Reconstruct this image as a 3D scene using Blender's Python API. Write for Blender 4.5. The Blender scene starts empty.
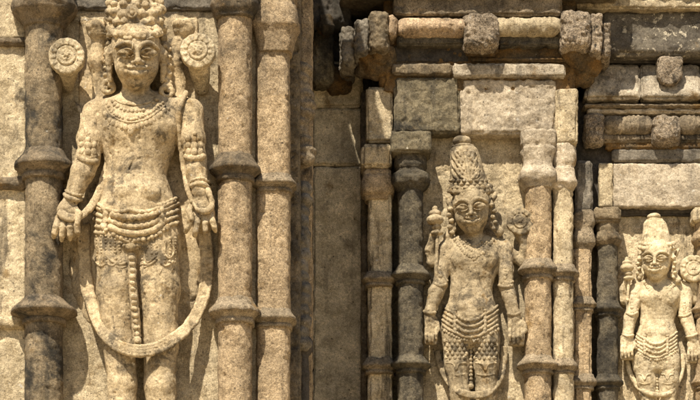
import bpy, math, random
import numpy as np
from mathutils import Euler
R = math.radians
random.seed(7)
# ---------------------------------------------------------------- units, camera, light
S = 0.0025            # metres per design unit
D = 2600.0            # camera distance in design units
HZ = 900.0            # eye level, in design units down from the top of the niches
sc = bpy.context.scene
cd = bpy.data.cameras.new('camera'); cam = bpy.data.objects.new('camera', cd)
sc.collection.objects.link(cam); sc.camera = cam
cam.location = (0, -D * S, -700 * S); cam.rotation_euler = (R(90), 0, 0)
cd.sensor_width = 36; cd.lens = 36 * D / 700.0; cd.shift_y = 1.0
cd.clip_start = 0.1; cd.clip_end = 2000
SUN_EL, SUN_AZ = 56.0, 22.0     # height, and degrees to the left of the line of sight
w = bpy.data.worlds.new('World'); sc.world = w; w.use_nodes = True
nt = w.node_tree; bg = nt.nodes['Background']
sky = nt.nodes.new('ShaderNodeTexSky'); sky.sky_type = 'NISHITA'; sky.sun_disc = False
sky.sun_elevation = R(SUN_EL); sky.sun_rotation = R(180 + SUN_AZ)
nt.links.new(sky.outputs[0], bg.inputs[0]); bg.inputs[1].default_value = 0.07
sd = bpy.data.lights.new('sun', 'SUN'); so = bpy.data.objects.new('sun', sd); sc.collection.objects.link(so)
sd.energy = 5.0; sd.angle = R(0.6); sd.color = (1.0, 0.93, 0.81)
so.location = (-3, -6, 6)
so.rotation_euler = Euler((R(90 - SUN_EL), 0, -R(SUN_AZ)), 'XYZ')
vs = sc.view_settings
vs.view_transform = 'Standard'; vs.look = 'None'; vs.gamma = 1; vs.exposure = 0.80
try: vs.use_curve_mapping = False
except Exception: pass

# ---------------------------------------------------------------- noise
def _hash(ix, iy, iz, seed):
    h = (ix * 374761393 + iy * 668265263 + iz * 2147483647 + seed * 974634777) & 0xffffffff
    h = ((h ^ (h >> 13)) * 1274126177) & 0xffffffff
    h = ((h ^ (h >> 16)) * 2246822519) & 0xffffffff
    return ((h ^ (h >> 15)) & 0xffffff).astype(np.float64) / 0xffffff
def vnoise(P, seed=0):
    i = np.floor(P).astype(np.int64); f = P - i; f = f * f * (3 - 2 * f)
    r = 0
    for a in (0, 1):
        wx = f[:, 0] if a else 1 - f[:, 0]
        for b in (0, 1):
            wy = f[:, 1] if b else 1 - f[:, 1]
            for c in (0, 1):
                wz = f[:, 2] if c else 1 - f[:, 2]
                r = r + wx * wy * wz * _hash(i[:, 0] + a, i[:, 1] + b, i[:, 2] + c, seed)
    return r * 2 - 1
WEAR = [(34, .5), (11, .45), (4.5, .5), (2.2, .36)]
def wear(P, amps, seed):
    r = np.zeros(len(P))
    for k, (per, a) in enumerate(amps):
        r += a * vnoise(P / per, seed + k)
    return r

# ---------------------------------------------------------------- mapping design -> world
BAY = {1: 0.0, 0: 286.0, 2: 240.0, 3: 280.0}
def c(px, py, d=0.0):
    t = 1 + d / D
    return np.array([350 + (px - 350) * t, d, -(HZ - (HZ - py) * t)])
def world(V, bay):
    Yb = BAY[bay]; s = (D + Yb) / D
    V = np.asarray(V, float); o = np.empty_like(V)
    o[:, 0] = (V[:, 0] - 350) * s * S
    o[:, 1] = (Yb + V[:, 1] * s) * S
    o[:, 2] = ((HZ + V[:, 2]) * s - 700) * S
    return o
def link(name, V, F, bay, mat, parent=None, smooth=True, tris=None):
    W = world(V, bay)
    if parent is not None:
        W = W - np.array(root_of(parent))
    me = bpy.data.meshes.new(name)
    F = np.asarray(F, np.int32); n = F.shape[1]
    me.vertices.add(len(W)); me.vertices.foreach_set('co', W.astype(np.float32).ravel())
    me.loops.add(F.size); me.loops.foreach_set('vertex_index', F.ravel())
    me.polygons.add(len(F))
    me.polygons.foreach_set('loop_start', np.arange(0, F.size, n, dtype=np.int32))
    me.polygons.foreach_set('loop_total', np.full(len(F), n, np.int32))
    me.polygons.foreach_set('use_smooth', np.full(len(F), smooth))
    me.update(calc_edges=True); me.validate()
    me.materials.append(mat)
    o = bpy.data.objects.new(name, me); sc.collection.objects.link(o)
    if parent is not None: o.parent = parent
    return o
def root_of(o):
    l = np.zeros(3)
    while o is not None:
        l = l + np.array(o.location); o = o.parent
    return l
def thing(name, label, cat, px, py, bay, d=0, group=None):
    o = bpy.data.objects.new(name, None); sc.collection.objects.link(o)
    o.location = tuple(world([c(px, py, d)], bay)[0]); o.empty_display_size = .05
    o['label'] = label; o['category'] = cat
    if group: o['group'] = group
    return o
def tag(o, label, cat, group=None):
    o['label'] = label; o['category'] = cat
    if group: o['group'] = group
    return o

# ---------------------------------------------------------------- materials
def stone(name, a, b, dark=(.035, .03, .022), patina=.3, pscale=7., ochre=.1, lichen=.05, grain=.5, bump=.5, drip=.3, och=(.23, .13, .035), white=(.62, .57, .47), vary=.12):
    m = bpy.data.materials.new(name); m.use_nodes = True; t = m.node_tree; N = t.nodes; L = t.links
    b = tuple(x * .82 for x in b)
    P = N['Principled BSDF']; P.inputs['Roughness'].default_value = .93
    P.inputs['Specular IOR Level'].default_value = .25
    g = N.new('ShaderNodeNewGeometry')
    def noise(scale, detail, rough=.6, vec=None, dist=0.):
        n = N.new('ShaderNodeTexNoise'); n.inputs['Scale'].default_value = scale
        n.inputs['Detail'].default_value = detail; n.inputs['Roughness'].default_value = rough
        n.inputs['Distortion'].default_value = dist
        L.new(vec or g.outputs['Position'], n.inputs['Vector']); return n.outputs['Fac']
    def ramp(fac, lo, hi, v0=0., v1=1.):
        r = N.new('ShaderNodeMapRange'); r.interpolation_type = 'SMOOTHSTEP'
        for i, v in zip((1, 2, 3, 4), (lo, hi, v0, v1)): r.inputs[i].default_value = v
        L.new(fac, r.inputs[0]); return r.outputs[0]
    def mix(fac, x, y, mode='MIX'):
        n = N.new('ShaderNodeMix'); n.data_type = 'RGBA'; n.blend_type = mode
        if isinstance(fac, float): n.inputs[0].default_value = fac
        else: L.new(fac, n.inputs[0])
        for s_, v in ((6, x), (7, y)):
            if isinstance(v, tuple): n.inputs[s_].default_value = (*v, 1)
            else: L.new(v, n.inputs[s_])
        return n.outputs[2]
    def mul(x, y):
        n = N.new('ShaderNodeMath'); n.operation = 'MULTIPLY'
        for s_, v in ((0, x), (1, y)):
            if isinstance(v, float): n.inputs[s_].default_value = v
            else: L.new(v, n.inputs[s_])
        return n.outputs[0]
    oi = N.new('ShaderNodeObjectInfo'); rnd = ramp(oi.outputs['Random'], 0, 1, .62, 1.3) if vary > .05 else 1.0
    col = mix(ramp(noise(30, 7, .65), .40, .64), a, b)
    ov = tuple(min(1, x * 1.18) for x in a)
    col = mix(mul(ramp(noise(75, 4, .7), .5, .66), .5), col, ov)
    if ochre: col = mix(mul(ramp(noise(pscale * 1.9, 6, .6), .66 - ochre * .5, .76 - ochre * .3), .75), col, och)
    mp = N.new('ShaderNodeMapping'); mp.inputs['Scale'].default_value = (1, 1, .13)
    L.new(g.outputs['Position'], mp.inputs['Vector'])
    if drip: col = mix(mul(mul(ramp(noise(34, 6, .62, mp.outputs[0]), .53, .66), drip * .85), rnd), col, dark)
    if patina: col = mix(mul(ramp(noise(pscale, 9, .68, dist=.4), .68 - patina * .42, .78 - patina * .34), mul(rnd, .78) if vary > .05 else .78), col, dark)
    col = mix(mul(ramp(noise(pscale * .6, 8, .7, dist=.6), .50, .60), .26), col, (.17, .14, .10))
    if lichen: col = mix(mul(ramp(noise(46, 6, .7), .71 - lichen * .4, .75 - lichen * .4), .8), col, white)
    sp = mul(ramp(noise(400, 2, .6), .32, .62, 1 - grain * .75, 1 + grain * .28), ramp(noise(150, 3, .7), .34, .60, 1 - grain * .42, 1 + grain * .10))
    sp2 = ramp(noise(11, 3, .55), .36, .64, 1 - .18, 1 + .12)
    vp = N.new('ShaderNodeTexVoronoi'); vp.inputs['Scale'].default_value = 85; L.new(g.outputs['Position'], vp.inputs['Vector'])
    vm = mul(ramp(vp.outputs['Distance'], .12, .30, 1., 0.), ramp(noise(38, 3), .53, .62))
    col = mix(mul(vm, .75), col, dark)
    hs = N.new('ShaderNodeHueSaturation'); L.new(mul(sp, sp2), hs.inputs['Value']); L.new(col, hs.inputs['Color'])
    vr = ramp(oi.outputs['Random'], 0, 1, 1 - vary, 1 + vary)
    h2 = N.new('ShaderNodeHueSaturation'); L.new(vr, h2.inputs['Value']); L.new(hs.outputs[0], h2.inputs['Color'])
    L.new(h2.outputs[0], P.inputs['Base Color'])
    vo = N.new('ShaderNodeTexVoronoi'); vo.inputs['Scale'].default_value = 90
    L.new(g.outputs['Position'], vo.inputs['Vector'])
    pit = ramp(vo.outputs['Distance'], .1, .4)
    ad = N.new('ShaderNodeMath'); ad.operation = 'ADD'
    L.new(mul(noise(170, 6, .85), 1.0), ad.inputs[0]); L.new(mul(pit, .25), ad.inputs[1])
    bp = N.new('ShaderNodeBump'); bp.inputs['Strength'].default_value = bump; bp.inputs['Distance'].default_value = .007
    L.new(ad.outputs[0], bp.inputs['Height']); L.new(bp.outputs[0], P.inputs['Normal'])
    return m
M = {}
DK = (.045, .034, .022)
M['statue'] = stone('carved_sandstone', (.555, .425, .25), (.42, .31, .168), dark=DK, patina=.36, pscale=16, ochre=.16, lichen=.12, grain=.42, bump=.5, drip=.45, vary=.03)
M['statue2'] = stone('grey_sandstone', (.44, .345, .21), (.325, .245, .138), dark=DK, patina=.42, pscale=18, ochre=.16, lichen=.12, grain=.42, bump=.45, drip=.5, vary=.03)
M['statue3'] = stone('cream_sandstone', (.67, .54, .335), (.56, .435, .25), dark=DK, patina=.26, pscale=18, ochre=.14, lichen=.10, grain=.36, bump=.4, drip=.25, vary=.03)
M['panel'] = stone('pale_sandstone', (.65, .52, .325), (.52, .40, .23), dark=DK, patina=.22, ochre=.14, lichen=.12, grain=.5, bump=.7, drip=.75)
M['shaft'] = stone('warm_sandstone', (.56, .41, .24), (.44, .31, .17), dark=DK, patina=.24, ochre=.16, lichen=.08, grain=.6, bump=.9, drip=.4)
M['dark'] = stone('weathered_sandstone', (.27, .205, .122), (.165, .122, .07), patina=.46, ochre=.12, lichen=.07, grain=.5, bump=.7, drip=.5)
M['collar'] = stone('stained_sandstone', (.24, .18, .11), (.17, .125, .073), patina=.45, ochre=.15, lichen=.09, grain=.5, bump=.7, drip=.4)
M['black'] = stone('blackened_shade_sandstone', (.075, .062, .048), (.045, .038, .03), patina=.4, ochre=.05, lichen=.05, grain=.4, bump=.5, drip=.3)
M['olive'] = stone('olive_sandstone', (.185, .15, .09), (.115, .093, .056), patina=.40, ochre=.12, lichen=.07, grain=.5, bump=.6, drip=.5)
M['recess'] = stone('brightened_recess_sandstone', (.82, .67, .43), (.70, .56, .345), dark=DK, patina=.2, ochre=.10, lichen=.06, grain=.45, bump=.6, drip=.45)  # stone colour brightened to stand in for fill light in the recess
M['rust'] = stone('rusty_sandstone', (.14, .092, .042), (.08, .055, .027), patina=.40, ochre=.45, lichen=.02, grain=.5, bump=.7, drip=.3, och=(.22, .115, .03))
M['white'] = stone('bleached_sandstone', (.62, .51, .36), (.50, .395, .26), dark=DK, patina=.16, ochre=.06, lichen=.2, grain=.45, bump=.65, drip=.5)
M['speck'] = stone('pitted_sandstone', (.46, .36, .245), (.32, .24, .155), patina=.34, pscale=34, ochre=.08, lichen=.2, grain=.9, bump=1., drip=.1)
M['orange'] = stone('orange_sandstone', (.56, .40, .245), (.42, .29, .165), patina=.26, ochre=.2, lichen=.14, grain=.55, bump=.7, drip=.5)
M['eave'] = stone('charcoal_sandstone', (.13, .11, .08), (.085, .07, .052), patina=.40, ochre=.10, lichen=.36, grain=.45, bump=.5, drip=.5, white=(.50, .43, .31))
M['mid'] = stone('brown_sandstone', (.37, .285, .18), (.27, .205, .125), dark=DK, patina=.35, ochre=.15, lichen=.10, grain=.6, bump=.8, drip=.5)
M['streak'] = stone('streaked_sandstone', (.55, .46, .33), (.38, .30, .20), dark=(.07, .06, .045), patina=.42, ochre=.08, lichen=.2, grain=.5, bump=.7, drip=.95)
M['soot_shade'] = stone('sooty_shade_sandstone', (.17, .138, .088), (.10, .082, .055), patina=.46, ochre=.08, lichen=.10, grain=.55, bump=.8, drip=.5, white=(.42, .35, .23))
M['grey'] = stone('grey_stained_sandstone', (.23, .195, .145), (.16, .135, .10), patina=.38, ochre=.12, lichen=.12, grain=.45, bump=.6, drip=.6)

# ---------------------------------------------------------------- mesh builders
def rbox(x0, x1, y0, y1, d0, d1, r=2., step=1.6, seed=0, amp=1., chip=1.6, shear=None, ribs=None, carve=None):
    """stone block: x0..x1, y0 (top)..y1 (bottom) as measured on its front face at depth d0, back at d1."""
    a = c(x0, y1, d0); b = c(x1, y0, d0)
    lo = np.array([a[0], d0, a[2]]); hi = np.array([b[0], d1, b[2]])
    r = min(r, *(0.45 * (hi - lo)))
    def ax(i):
        n = max(2, int((hi[i] - lo[i]) / step)); n = min(n, 420)
        return np.concatenate([[lo[i], lo[i] + r * .35, lo[i] + r], np.linspace(lo[i] + r, hi[i] - r, n)[1:-1], [hi[i] - r, hi[i] - r * .35, hi[i]]])
    A = [ax(0), ax(1), ax(2)]
    Vs = []; Fs = []; off = 0
    for fx, side in ((1, 0), (0, 0), (0, 1), (2, 0), (2, 1)):
        u, v = [k for k in (0, 1, 2) if k != fx]
        U, W_ = np.meshgrid(A[u], A[v], indexing='ij')
        p = np.empty((U.size, 3)); p[:, u] = U.ravel(); p[:, v] = W_.ravel(); p[:, fx] = (hi if side else lo)[fx]
        nu, nv = U.shape; I = np.arange(nu * nv).reshape(nu, nv) + off
        q = np.stack([I[:-1, :-1], I[1:, :-1], I[1:, 1:], I[:-1, 1:]], -1).reshape(-1, 4)
        flip = (side == 0) if fx != 1 else (side == 1)
        if flip: q = q[:, ::-1]
        Vs.append(p); Fs.append(q); off += nu * nv
    V = np.concatenate(Vs); F = np.concatenate(Fs)
    key = np.round(V * 500).astype(np.int64)
    _, idx, inv = np.unique(key, axis=0, return_index=True, return_inverse=True)
    V = V[idx]; F = np.asarray(inv).ravel()[F]
    q = np.clip(V, lo + r, hi - r); n = V - q; ln = np.linalg.norm(n, axis=1, keepdims=True); n = n / np.maximum(ln, 1e-9)
    V = q + n * r
    edge = 1 - np.max(np.abs(n), axis=1)
    edge = np.clip(edge / .29, 0, 1)
    dsp = wear(V, WEAR, seed * 13 + 1) * amp
    pits = np.clip(vnoise(V / 5.5, seed + 91) - .45, 0, 1) * 3.2 * amp
    dsp -= pits
    dsp -= edge * chip * (np.abs(vnoise(V / 9, seed + 51)) * 2.0 + np.clip(vnoise(V / 26, seed + 52) - .2, 0, 1) * 4)
    if ribs: dsp += ribs[1] * np.sin(V[:, 0] * 2 * math.pi / ribs[0]) * (np.abs(n[:, 1]) > .5)
    if carve:
        k = vnoise(V / carve[0], seed + 7); k2 = vnoise(V / carve[0] / 1.6, seed + 8)
        dsp += (np.clip(.28 - np.abs(k), 0, 1) * 3.2 - .3 + np.clip(.2 - np.abs(k2), 0, 1) * 2) * carve[1] * (n[:, 1] < -.5)
    V = V + n * dsp[:, None]
    if shear: V = shear(V)
    return V, F
def block(name, mat, parent, bay, *a, label=None, **k):
    V, F = rbox(*a, **k)
    o = link(name, V, F, bay, M[mat], parent)
    if label: o['label'] = label
    return o
def sole(name, label, cat, mat, bay, *a, group=None, **k):
    x0, x1, y0, y1, d0, d1 = a[:6]
    V, F = rbox(*a, **k)
    base = world([c((x0 + x1) / 2, y1, d0)], bay)[0]
    o = link(name, V, F, bay, M[mat], None)
    me = o.data; co = np.empty(len(me.vertices) * 3, np.float32); me.vertices.foreach_get('co', co)
    co = co.reshape(-1, 3) - base.astype(np.float32); me.vertices.foreach_set('co', co.ravel()); o.location = base
    return tag(o, label, cat, group)
def lathe(cx, d, prof, seed=0, step=1.5, seg=72, sq=2., amp=1., flat=1., lobes=None):
    """turned shaft about a vertical axis. prof = [(py, r), ...] top to bottom as seen"""
    ys = []; rs = []
    for (ya, ra), (yb, rb) in zip(prof[:-1], prof[1:]):
        n = max(1, int(math.hypot(yb - ya, rb - ra) / step))
        for i in range(n): ys.append(ya + (yb - ya) * i / n); rs.append(ra + (rb - ra) * i / n)
    ys.append(prof[-1][0]); rs.append(prof[-1][1])
    ys = [ys[0]] + ys + [ys[-1]]; rs = [0.01] + rs + [0.01]
    ys = np.array(ys); rs = np.array(rs)
    th = np.linspace(0, 2 * math.pi, seg, endpoint=False)
    C = np.array([c(cx, y, d) for y in ys])
    ct, st = np.cos(th), np.sin(th)
    k = (np.abs(ct) ** sq + np.abs(st) ** sq) ** (-1 / sq)
    R_ = rs[:, None] * k[None, :]
    if lobes: R_ = R_ * (1 + lobes[1] * np.cos(th * lobes[0]))[None, :]
    V = np.stack([C[:, 0:1] + R_ * ct, C[:, 1:2] + R_ * st * flat, C[:, 2:3] + 0 * R_], -1).reshape(-1, 3)
    nz = np.gradient(rs) / np.maximum(np.abs(np.gradient(ys)), .3)
    n = np.stack([ct[None] + 0 * R_, st[None] + 0 * R_, np.broadcast_to(nz[:, None], R_.shape).clip(-2, 2)], -1).reshape(-1, 3)
    n /= np.linalg.norm(n, axis=1, keepdims=True)
    dsp = wear(V, WEAR, seed * 17 + 3) * amp - np.clip(vnoise(V / 5, seed + 9) - .45, 0, 1) * 3 * amp
    V = V + n * dsp[:, None]
    m = len(ys); I = np.arange(m * seg).reshape(m, seg); J = np.roll(I, -1, 1)
    F = np.stack([I[:-1], I[1:], J[1:], J[:-1]], -1).reshape(-1, 4)
    return V, F
def turn(name, mat, parent, bay, cx, d, prof, label=None, **k):
    V, F = lathe(cx, d, prof, **k); o = link(name, V, F, bay, M[mat], parent)
    if label: o['label'] = label
    return o

# ---------------------------------------------------------------- carving with distance fields
class Vol:
    def __init__(s, x0, x1, y0, y1, d0, d1, h):
        s.h = h
        for y in (y0, y1):
            for x in (x0, x1):
                for d in (d0, d1):
                    p = c(x, y, d); x0 = min(x0, p[0]); x1 = max(x1, p[0]); y0 = min(y0, -p[2]); y1 = max(y1, -p[2])
        s.o = np.array([x0, d0, -y1], float)
        s.n = (np.ceil(np.array([x1 - x0, d1 - d0, y1 - y0]) / h)).astype(int) + 1
        s.F = np.full(s.n, 30., np.float32)
    def sub(s, lo, hi, m):
        a = np.maximum(np.floor((np.array(lo) - m - s.o) / s.h).astype(int), 0)
        b = np.minimum(np.ceil((np.array(hi) + m - s.o) / s.h).astype(int) + 1, s.n)
        if (b <= a).any(): return None
        g = [(s.o[i] + s.h * np.arange(a[i], b[i])).astype(np.float32) for i in range(3)]
        return (slice(a[0], b[0]), slice(a[1], b[1]), slice(a[2], b[2])), g[0][:, None, None], g[1][None, :, None], g[2][None, None, :]
    def put(s, sl, f, k, op):
        A = s.F[sl]
        if op < 0: A = -A
        if k > 0:
            h = np.maximum(k - np.abs(A - f), 0) / k
            r = np.minimum(A, f) - h * h * k * .25
        else: r = np.minimum(A, f)
        s.F[sl] = -r if op < 0 else r
    def cone(s, a, b, ra, rb, k=3., op=1, fy=1.):
        a = np.asarray(a, float); b = np.asarray(b, float); rm = max(ra, rb)
        q = s.sub(np.minimum(a, b) - rm, np.maximum(a, b) + rm, k + 2 * s.h)
        if q is None: return
        sl, X, Y, Z = q; ab = b - a; L2 = float(ab @ ab) + 1e-9
        t = np.clip(((X - a[0]) * ab[0] + (Y - a[1]) * ab[1] + (Z - a[2]) * ab[2]) / L2, 0, 1)
        f = np.sqrt((X - a[0] - t * ab[0]) ** 2 + ((Y - a[1] - t * ab[1]) / fy) ** 2 + (Z - a[2] - t * ab[2]) ** 2) - (ra + t * (rb - ra))
        s.put(sl, f.astype(np.float32), k, op)
    def ell(s, p, r, k=3., op=1, rot=None):
        p = np.asarray(p, float); r = np.asarray(r, float); m = r.max() if rot is not None else r
        q = s.sub(p - m, p + m, k + 2 * s.h)
        if q is None: return
        sl, X, Y, Z = q; X = X - p[0]; Y = Y - p[1]; Z = Z - p[2]
        if rot is not None:
            T = rot.T
            X, Y, Z = (T[i][0] * X + T[i][1] * Y + T[i][2] * Z for i in range(3))
        k0 = np.sqrt((X / r[0]) ** 2 + (Y / r[1]) ** 2 + (Z / r[2]) ** 2)
        k1 = np.sqrt((X / r[0] ** 2) ** 2 + (Y / r[1] ** 2) ** 2 + (Z / r[2] ** 2) ** 2) + 1e-6
        f = np.where(k0 < .05, -r.min(), k0 * (k0 - 1) / k1)
        s.put(sl, f.astype(np.float32), k, op)
    def box(s, p, hx, hy, hz, r=1.5, k=1., op=1, rot=None):
        p = np.asarray(p, float); m = np.array([hx, hy, hz]) if rot is None else max(hx, hy, hz) * 1.5
        q = s.sub(p - m, p + m, k + 2 * s.h)
        if q is None: return
        sl, X, Y, Z = q; X = X - p[0]; Y = Y - p[1]; Z = Z - p[2]
        if rot is not None:
            T = rot.T
            X, Y, Z = (T[i][0] * X + T[i][1] * Y + T[i][2] * Z for i in range(3))
        a = np.abs(X) - hx + r; b = np.abs(Y) - hy + r; e = np.abs(Z) - hz + r
        f = np.sqrt(np.maximum(a, 0) ** 2 + np.maximum(b, 0) ** 2 + np.maximum(e, 0) ** 2) + np.minimum(np.maximum(a, np.maximum(b, e)), 0) - r
        s.put(sl, f.astype(np.float32), k, op)
    def disc(s, p, r, hy, e=1.5, k=1., op=1):
        p = np.asarray(p, float)
        q = s.sub(p - [r, hy, r], p + [r, hy, r], k + 2 * s.h)
        if q is None: return
        sl, X, Y, Z = q
        a = np.sqrt((X - p[0]) ** 2 + (Z - p[2]) ** 2) - r + e; b = np.abs(Y - p[1]) - hy + e
        f = np.sqrt(np.maximum(a, 0) ** 2 + np.maximum(b, 0) ** 2) + np.minimum(np.maximum(a, b), 0) - e
        s.put(sl, np.broadcast_to(f, s.F[sl].shape).astype(np.float32), k, op)
    def ring(s, p, R0, r, k=1., op=1):
        p = np.asarray(p, float)
        q = s.sub(p - [R0 + r, r, R0 + r], p + [R0 + r, r, R0 + r], k + 2 * s.h)
        if q is None: return
        sl, X, Y, Z = q
        a = np.sqrt((X - p[0]) ** 2 + (Z - p[2]) ** 2) - R0
        s.put(sl, (np.sqrt(a * a + (Y - p[1]) ** 2) - r).astype(np.float32), k, op)
    def path(s, pts, rad, k=2., op=1, fy=1.):
        for i in range(len(pts) - 1):
            ra = rad[i] if hasattr(rad, '__len__') else rad; rb = rad[i + 1] if hasattr(rad, '__len__') else rad
            s.cone(pts[i], pts[i + 1], ra, rb, k if i == 0 or k > 1 else .4, op, fy)
    def at(s, p):
        g = (np.asarray(p) - s.o) / s.h; i = np.floor(g).astype(int)
        if (i < 0).any() or (i >= s.n - 1).any(): return 30.
        return float(s.F[tuple(i)])
    def surf(s, px, py, dmin=-75, dmax=0, back=0.):
        d = dmin
        while d < dmax:
            f = s.at(c(px, py, d))
            if f <= .2: return d
            d += max(.4, min(f * .8, 5))
        return back
    def mesh(s, amps=None, seed=0, cut=None):
        F = s.F; h = s.h
        inside = F < 0
        nx, ny, nz = F.shape
        cell = np.zeros((nx - 1, ny - 1, nz - 1), np.uint8)
        for a in (0, 1):
            for b in (0, 1):
                for e in (0, 1): cell += inside[a:nx - 1 + a, b:ny - 1 + b, e:nz - 1 + e]
        act = (cell > 0) & (cell < 8)
        ids = np.full(cell.shape, -1, np.int32); I, J, K = np.nonzero(act); ids[I, J, K] = np.arange(len(I))
        acc = np.zeros((len(I), 3)); cnt = np.zeros(len(I))
        cor = [(a, b, e) for a in (0, 1) for b in (0, 1) for e in (0, 1)]
        for p in cor:
            for axis in range(3):
                if p[axis]: continue
                q = list(p); q[axis] = 1
                f0 = F[I + p[0], J + p[1], K + p[2]]; f1 = F[I + q[0], J + q[1], K + q[2]]
                m = (f0 < 0) != (f1 < 0); t = np.where(m, f0 / np.where(m, f0 - f1, 1), 0)
                pos = np.tile(np.array(p, float), (len(I), 1)); pos[:, axis] = t
                acc += pos * m[:, None]; cnt += m
        V = np.stack([I, J, K], 1) + acc / cnt[:, None]
        Q = []
        def quads(i0, i1, axis):
            m = i0 != i1; a, b, e = np.nonzero(m); fl = i0[a, b, e]
            P = np.stack([a, b, e], 1); u, v = [(1, 2), (2, 0), (0, 1)][axis]
            ok = (P[:, u] > 0) & (P[:, v] > 0) & (P[:, u] < ids.shape[u]) & (P[:, v] < ids.shape[v])
            P = P[ok]; fl = fl[ok]
            def g(du, dv):
                p = P.copy(); p[:, u] -= du; p[:, v] -= dv; return ids[p[:, 0], p[:, 1], p[:, 2]]
            q = np.stack([g(1, 1), g(0, 1), g(0, 0), g(1, 0)], 1)
            q[~fl] = q[~fl][:, ::-1]; Q.append(q[(q >= 0).all(1)])
        quads(inside[:-1], inside[1:], 0); quads(inside[:, :-1], inside[:, 1:], 1); quads(inside[:, :, :-1], inside[:, :, 1:], 2)
        Fq = np.concatenate(Q)
        G = np.stack([F[np.minimum(I + 1, nx - 1), J, K] - F[I, J, K], F[I, np.minimum(J + 1, ny - 1), K] - F[I, J, K], F[I, J, np.minimum(K + 1, nz - 1)] - F[I, J, K]], 1)
        G /= np.maximum(np.linalg.norm(G, axis=1, keepdims=True), 1e-6)
        V = s.o + V * h
        if amps: V = V + G * (wear(V, amps, seed) - np.clip(vnoise(V / 4.2, seed + 77) - .5, 0, 1) * 2.6 * h - np.clip(vnoise(V / 13, seed + 78) - .55, 0, 1) * 4.5 * h)[:, None]
        return V, Fq

def sweep(pts, rad, seg=8, twist=None):
    pts = np.array(pts, float); n = len(pts)
    T = np.gradient(pts, axis=0); T /= np.maximum(np.linalg.norm(T, axis=1, keepdims=True), 1e-6)
    up = np.array([0, -1., 0]); A = np.cross(T, up); A /= np.maximum(np.linalg.norm(A, axis=1, keepdims=True), 1e-6); B = np.cross(A, T)
    rad = np.broadcast_to(rad, (n,)) if not hasattr(rad, '__len__') else np.asarray(rad)
    th = np.linspace(0, 2 * math.pi, seg, endpoint=False)
    V = pts[:, None] + rad[:, None, None] * (np.cos(th)[None, :, None] * A[:, None] + np.sin(th)[None, :, None] * B[:, None])
    V = V.reshape(-1, 3); I = np.arange(n * seg).reshape(n, seg); J = np.roll(I, -1, 1)
    F = np.stack([I[:-1], J[:-1], J[1:], I[1:]], -1).reshape(-1, 4)
    return V, F
_sp = None
def bead(p, r, ry=1., rz=1.):
    global _sp
    if _sp is None:
        a = 10; b = 7; V = []
        for j in range(b):
            ph = math.pi * (j + .02) / (b - 1 + .04)
            for i in range(a): th = 2 * math.pi * i / a; V.append((math.sin(ph) * math.cos(th), math.sin(ph) * math.sin(th), math.cos(ph)))
        I = np.arange(a * b).reshape(b, a); J = np.roll(I, -1, 1)
        _sp = (np.array(V), np.stack([I[:-1], I[1:], J[1:], J[:-1]], -1).reshape(-1, 4))
    return _sp[0] * np.array([r, r * ry, r * rz]) + p, _sp[1]
def merge(parts):
    Vs = []; Fs = []; o = 0
    for V, F in parts: Vs.append(V); Fs.append(F + o); o += len(V)
    return np.concatenate(Vs), np.concatenate(Fs)
def crom(P, n=6):
    P = [np.array(p, float) for p in P]; P = [2 * P[0] - P[1]] + P + [2 * P[-1] - P[-2]]; o = []
    for i in range(1, len(P) - 2):
        for k in range(n):
            t = k / n; a, b, e, f = P[i - 1], P[i], P[i + 1], P[i + 2]
            o.append(.5 * (2 * b + (e - a) * t + (2 * a - 5 * b + 4 * e - f) * t * t + (3 * b - a - 3 * e + f) * t ** 3))
    o.append(P[-2]); return np.array(o)
def resamp(P, step):
    P = np.array(P); L = np.concatenate([[0], np.cumsum(np.linalg.norm(np.diff(P, axis=0), axis=1))])
    n = max(2, int(round(L[-1] / step)) + 1); t = np.linspace(0, L[-1], n)
    return np.stack([np.interp(t, L, P[:, i]) for i in range(P.shape[1])], 1)
def smooth_d(d, it=2):
    d = np.array(d, float)
    for _ in range(it): d[1:-1] = (d[:-2] + 2 * d[1:-1] + d[2:]) / 4
    return d
class Jewel:
    """collects ornament laid on a carved surface, one mesh in the end"""
    def __init__(s, vol, back=0): s.v = vol; s.P = []; s.back = back
    def lay(s, pts, step, lift=0., it=2):
        q = resamp(crom(pts), step); d = smooth_d([s.v.surf(x, y, back=s.back) for x, y in q], it) - lift
        return [c(x, y, e) for (x, y), e in zip(q, d)]
    def beads(s, pts, r, pitch=None, lift=0., jit=.2, rz=1.):
        for p in s.lay(pts, pitch or r * 1.9, lift - r * .12):
            if random.random() < .05: continue
            k = 1 + random.uniform(-jit, jit); s.P.append(bead(p + np.random.normal(0, r * .08, 3), r * k, .9, rz))
    def tube(s, pts, r, lift=0., rope=False):
        L_ = s.lay(pts, max(.8, r * .55), lift, 3)
        n = len(L_); k = 1 + (.22 * np.sin(np.arange(n) * 1.6) if rope else 0.05 * np.sin(np.arange(n) * .7)); e = np.ones(n); e[0] = e[-1] = .4
        s.P.append(sweep(L_, r * k * e))
    def one(s, x, y, r, ry=.8, rz=1., lift=0.): s.P.append(bead(c(x, y, s.v.surf(x, y, back=s.back) - lift), r, ry, rz))
    def done(s, name, bay, mat, parent, amp=.25, label=None):
        V, F = merge(s.P); V = V + np.stack([vnoise(V / 2.0, 5 + i) + vnoise(V / 6., 15 + i) for i in range(3)], 1) * amp * (1.0 if 'skirt' in name else 1.4)
        o = link(name, V, F, bay, mat, parent)
        if label: o['label'] = label
        return o
np.random.seed(3)

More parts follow.
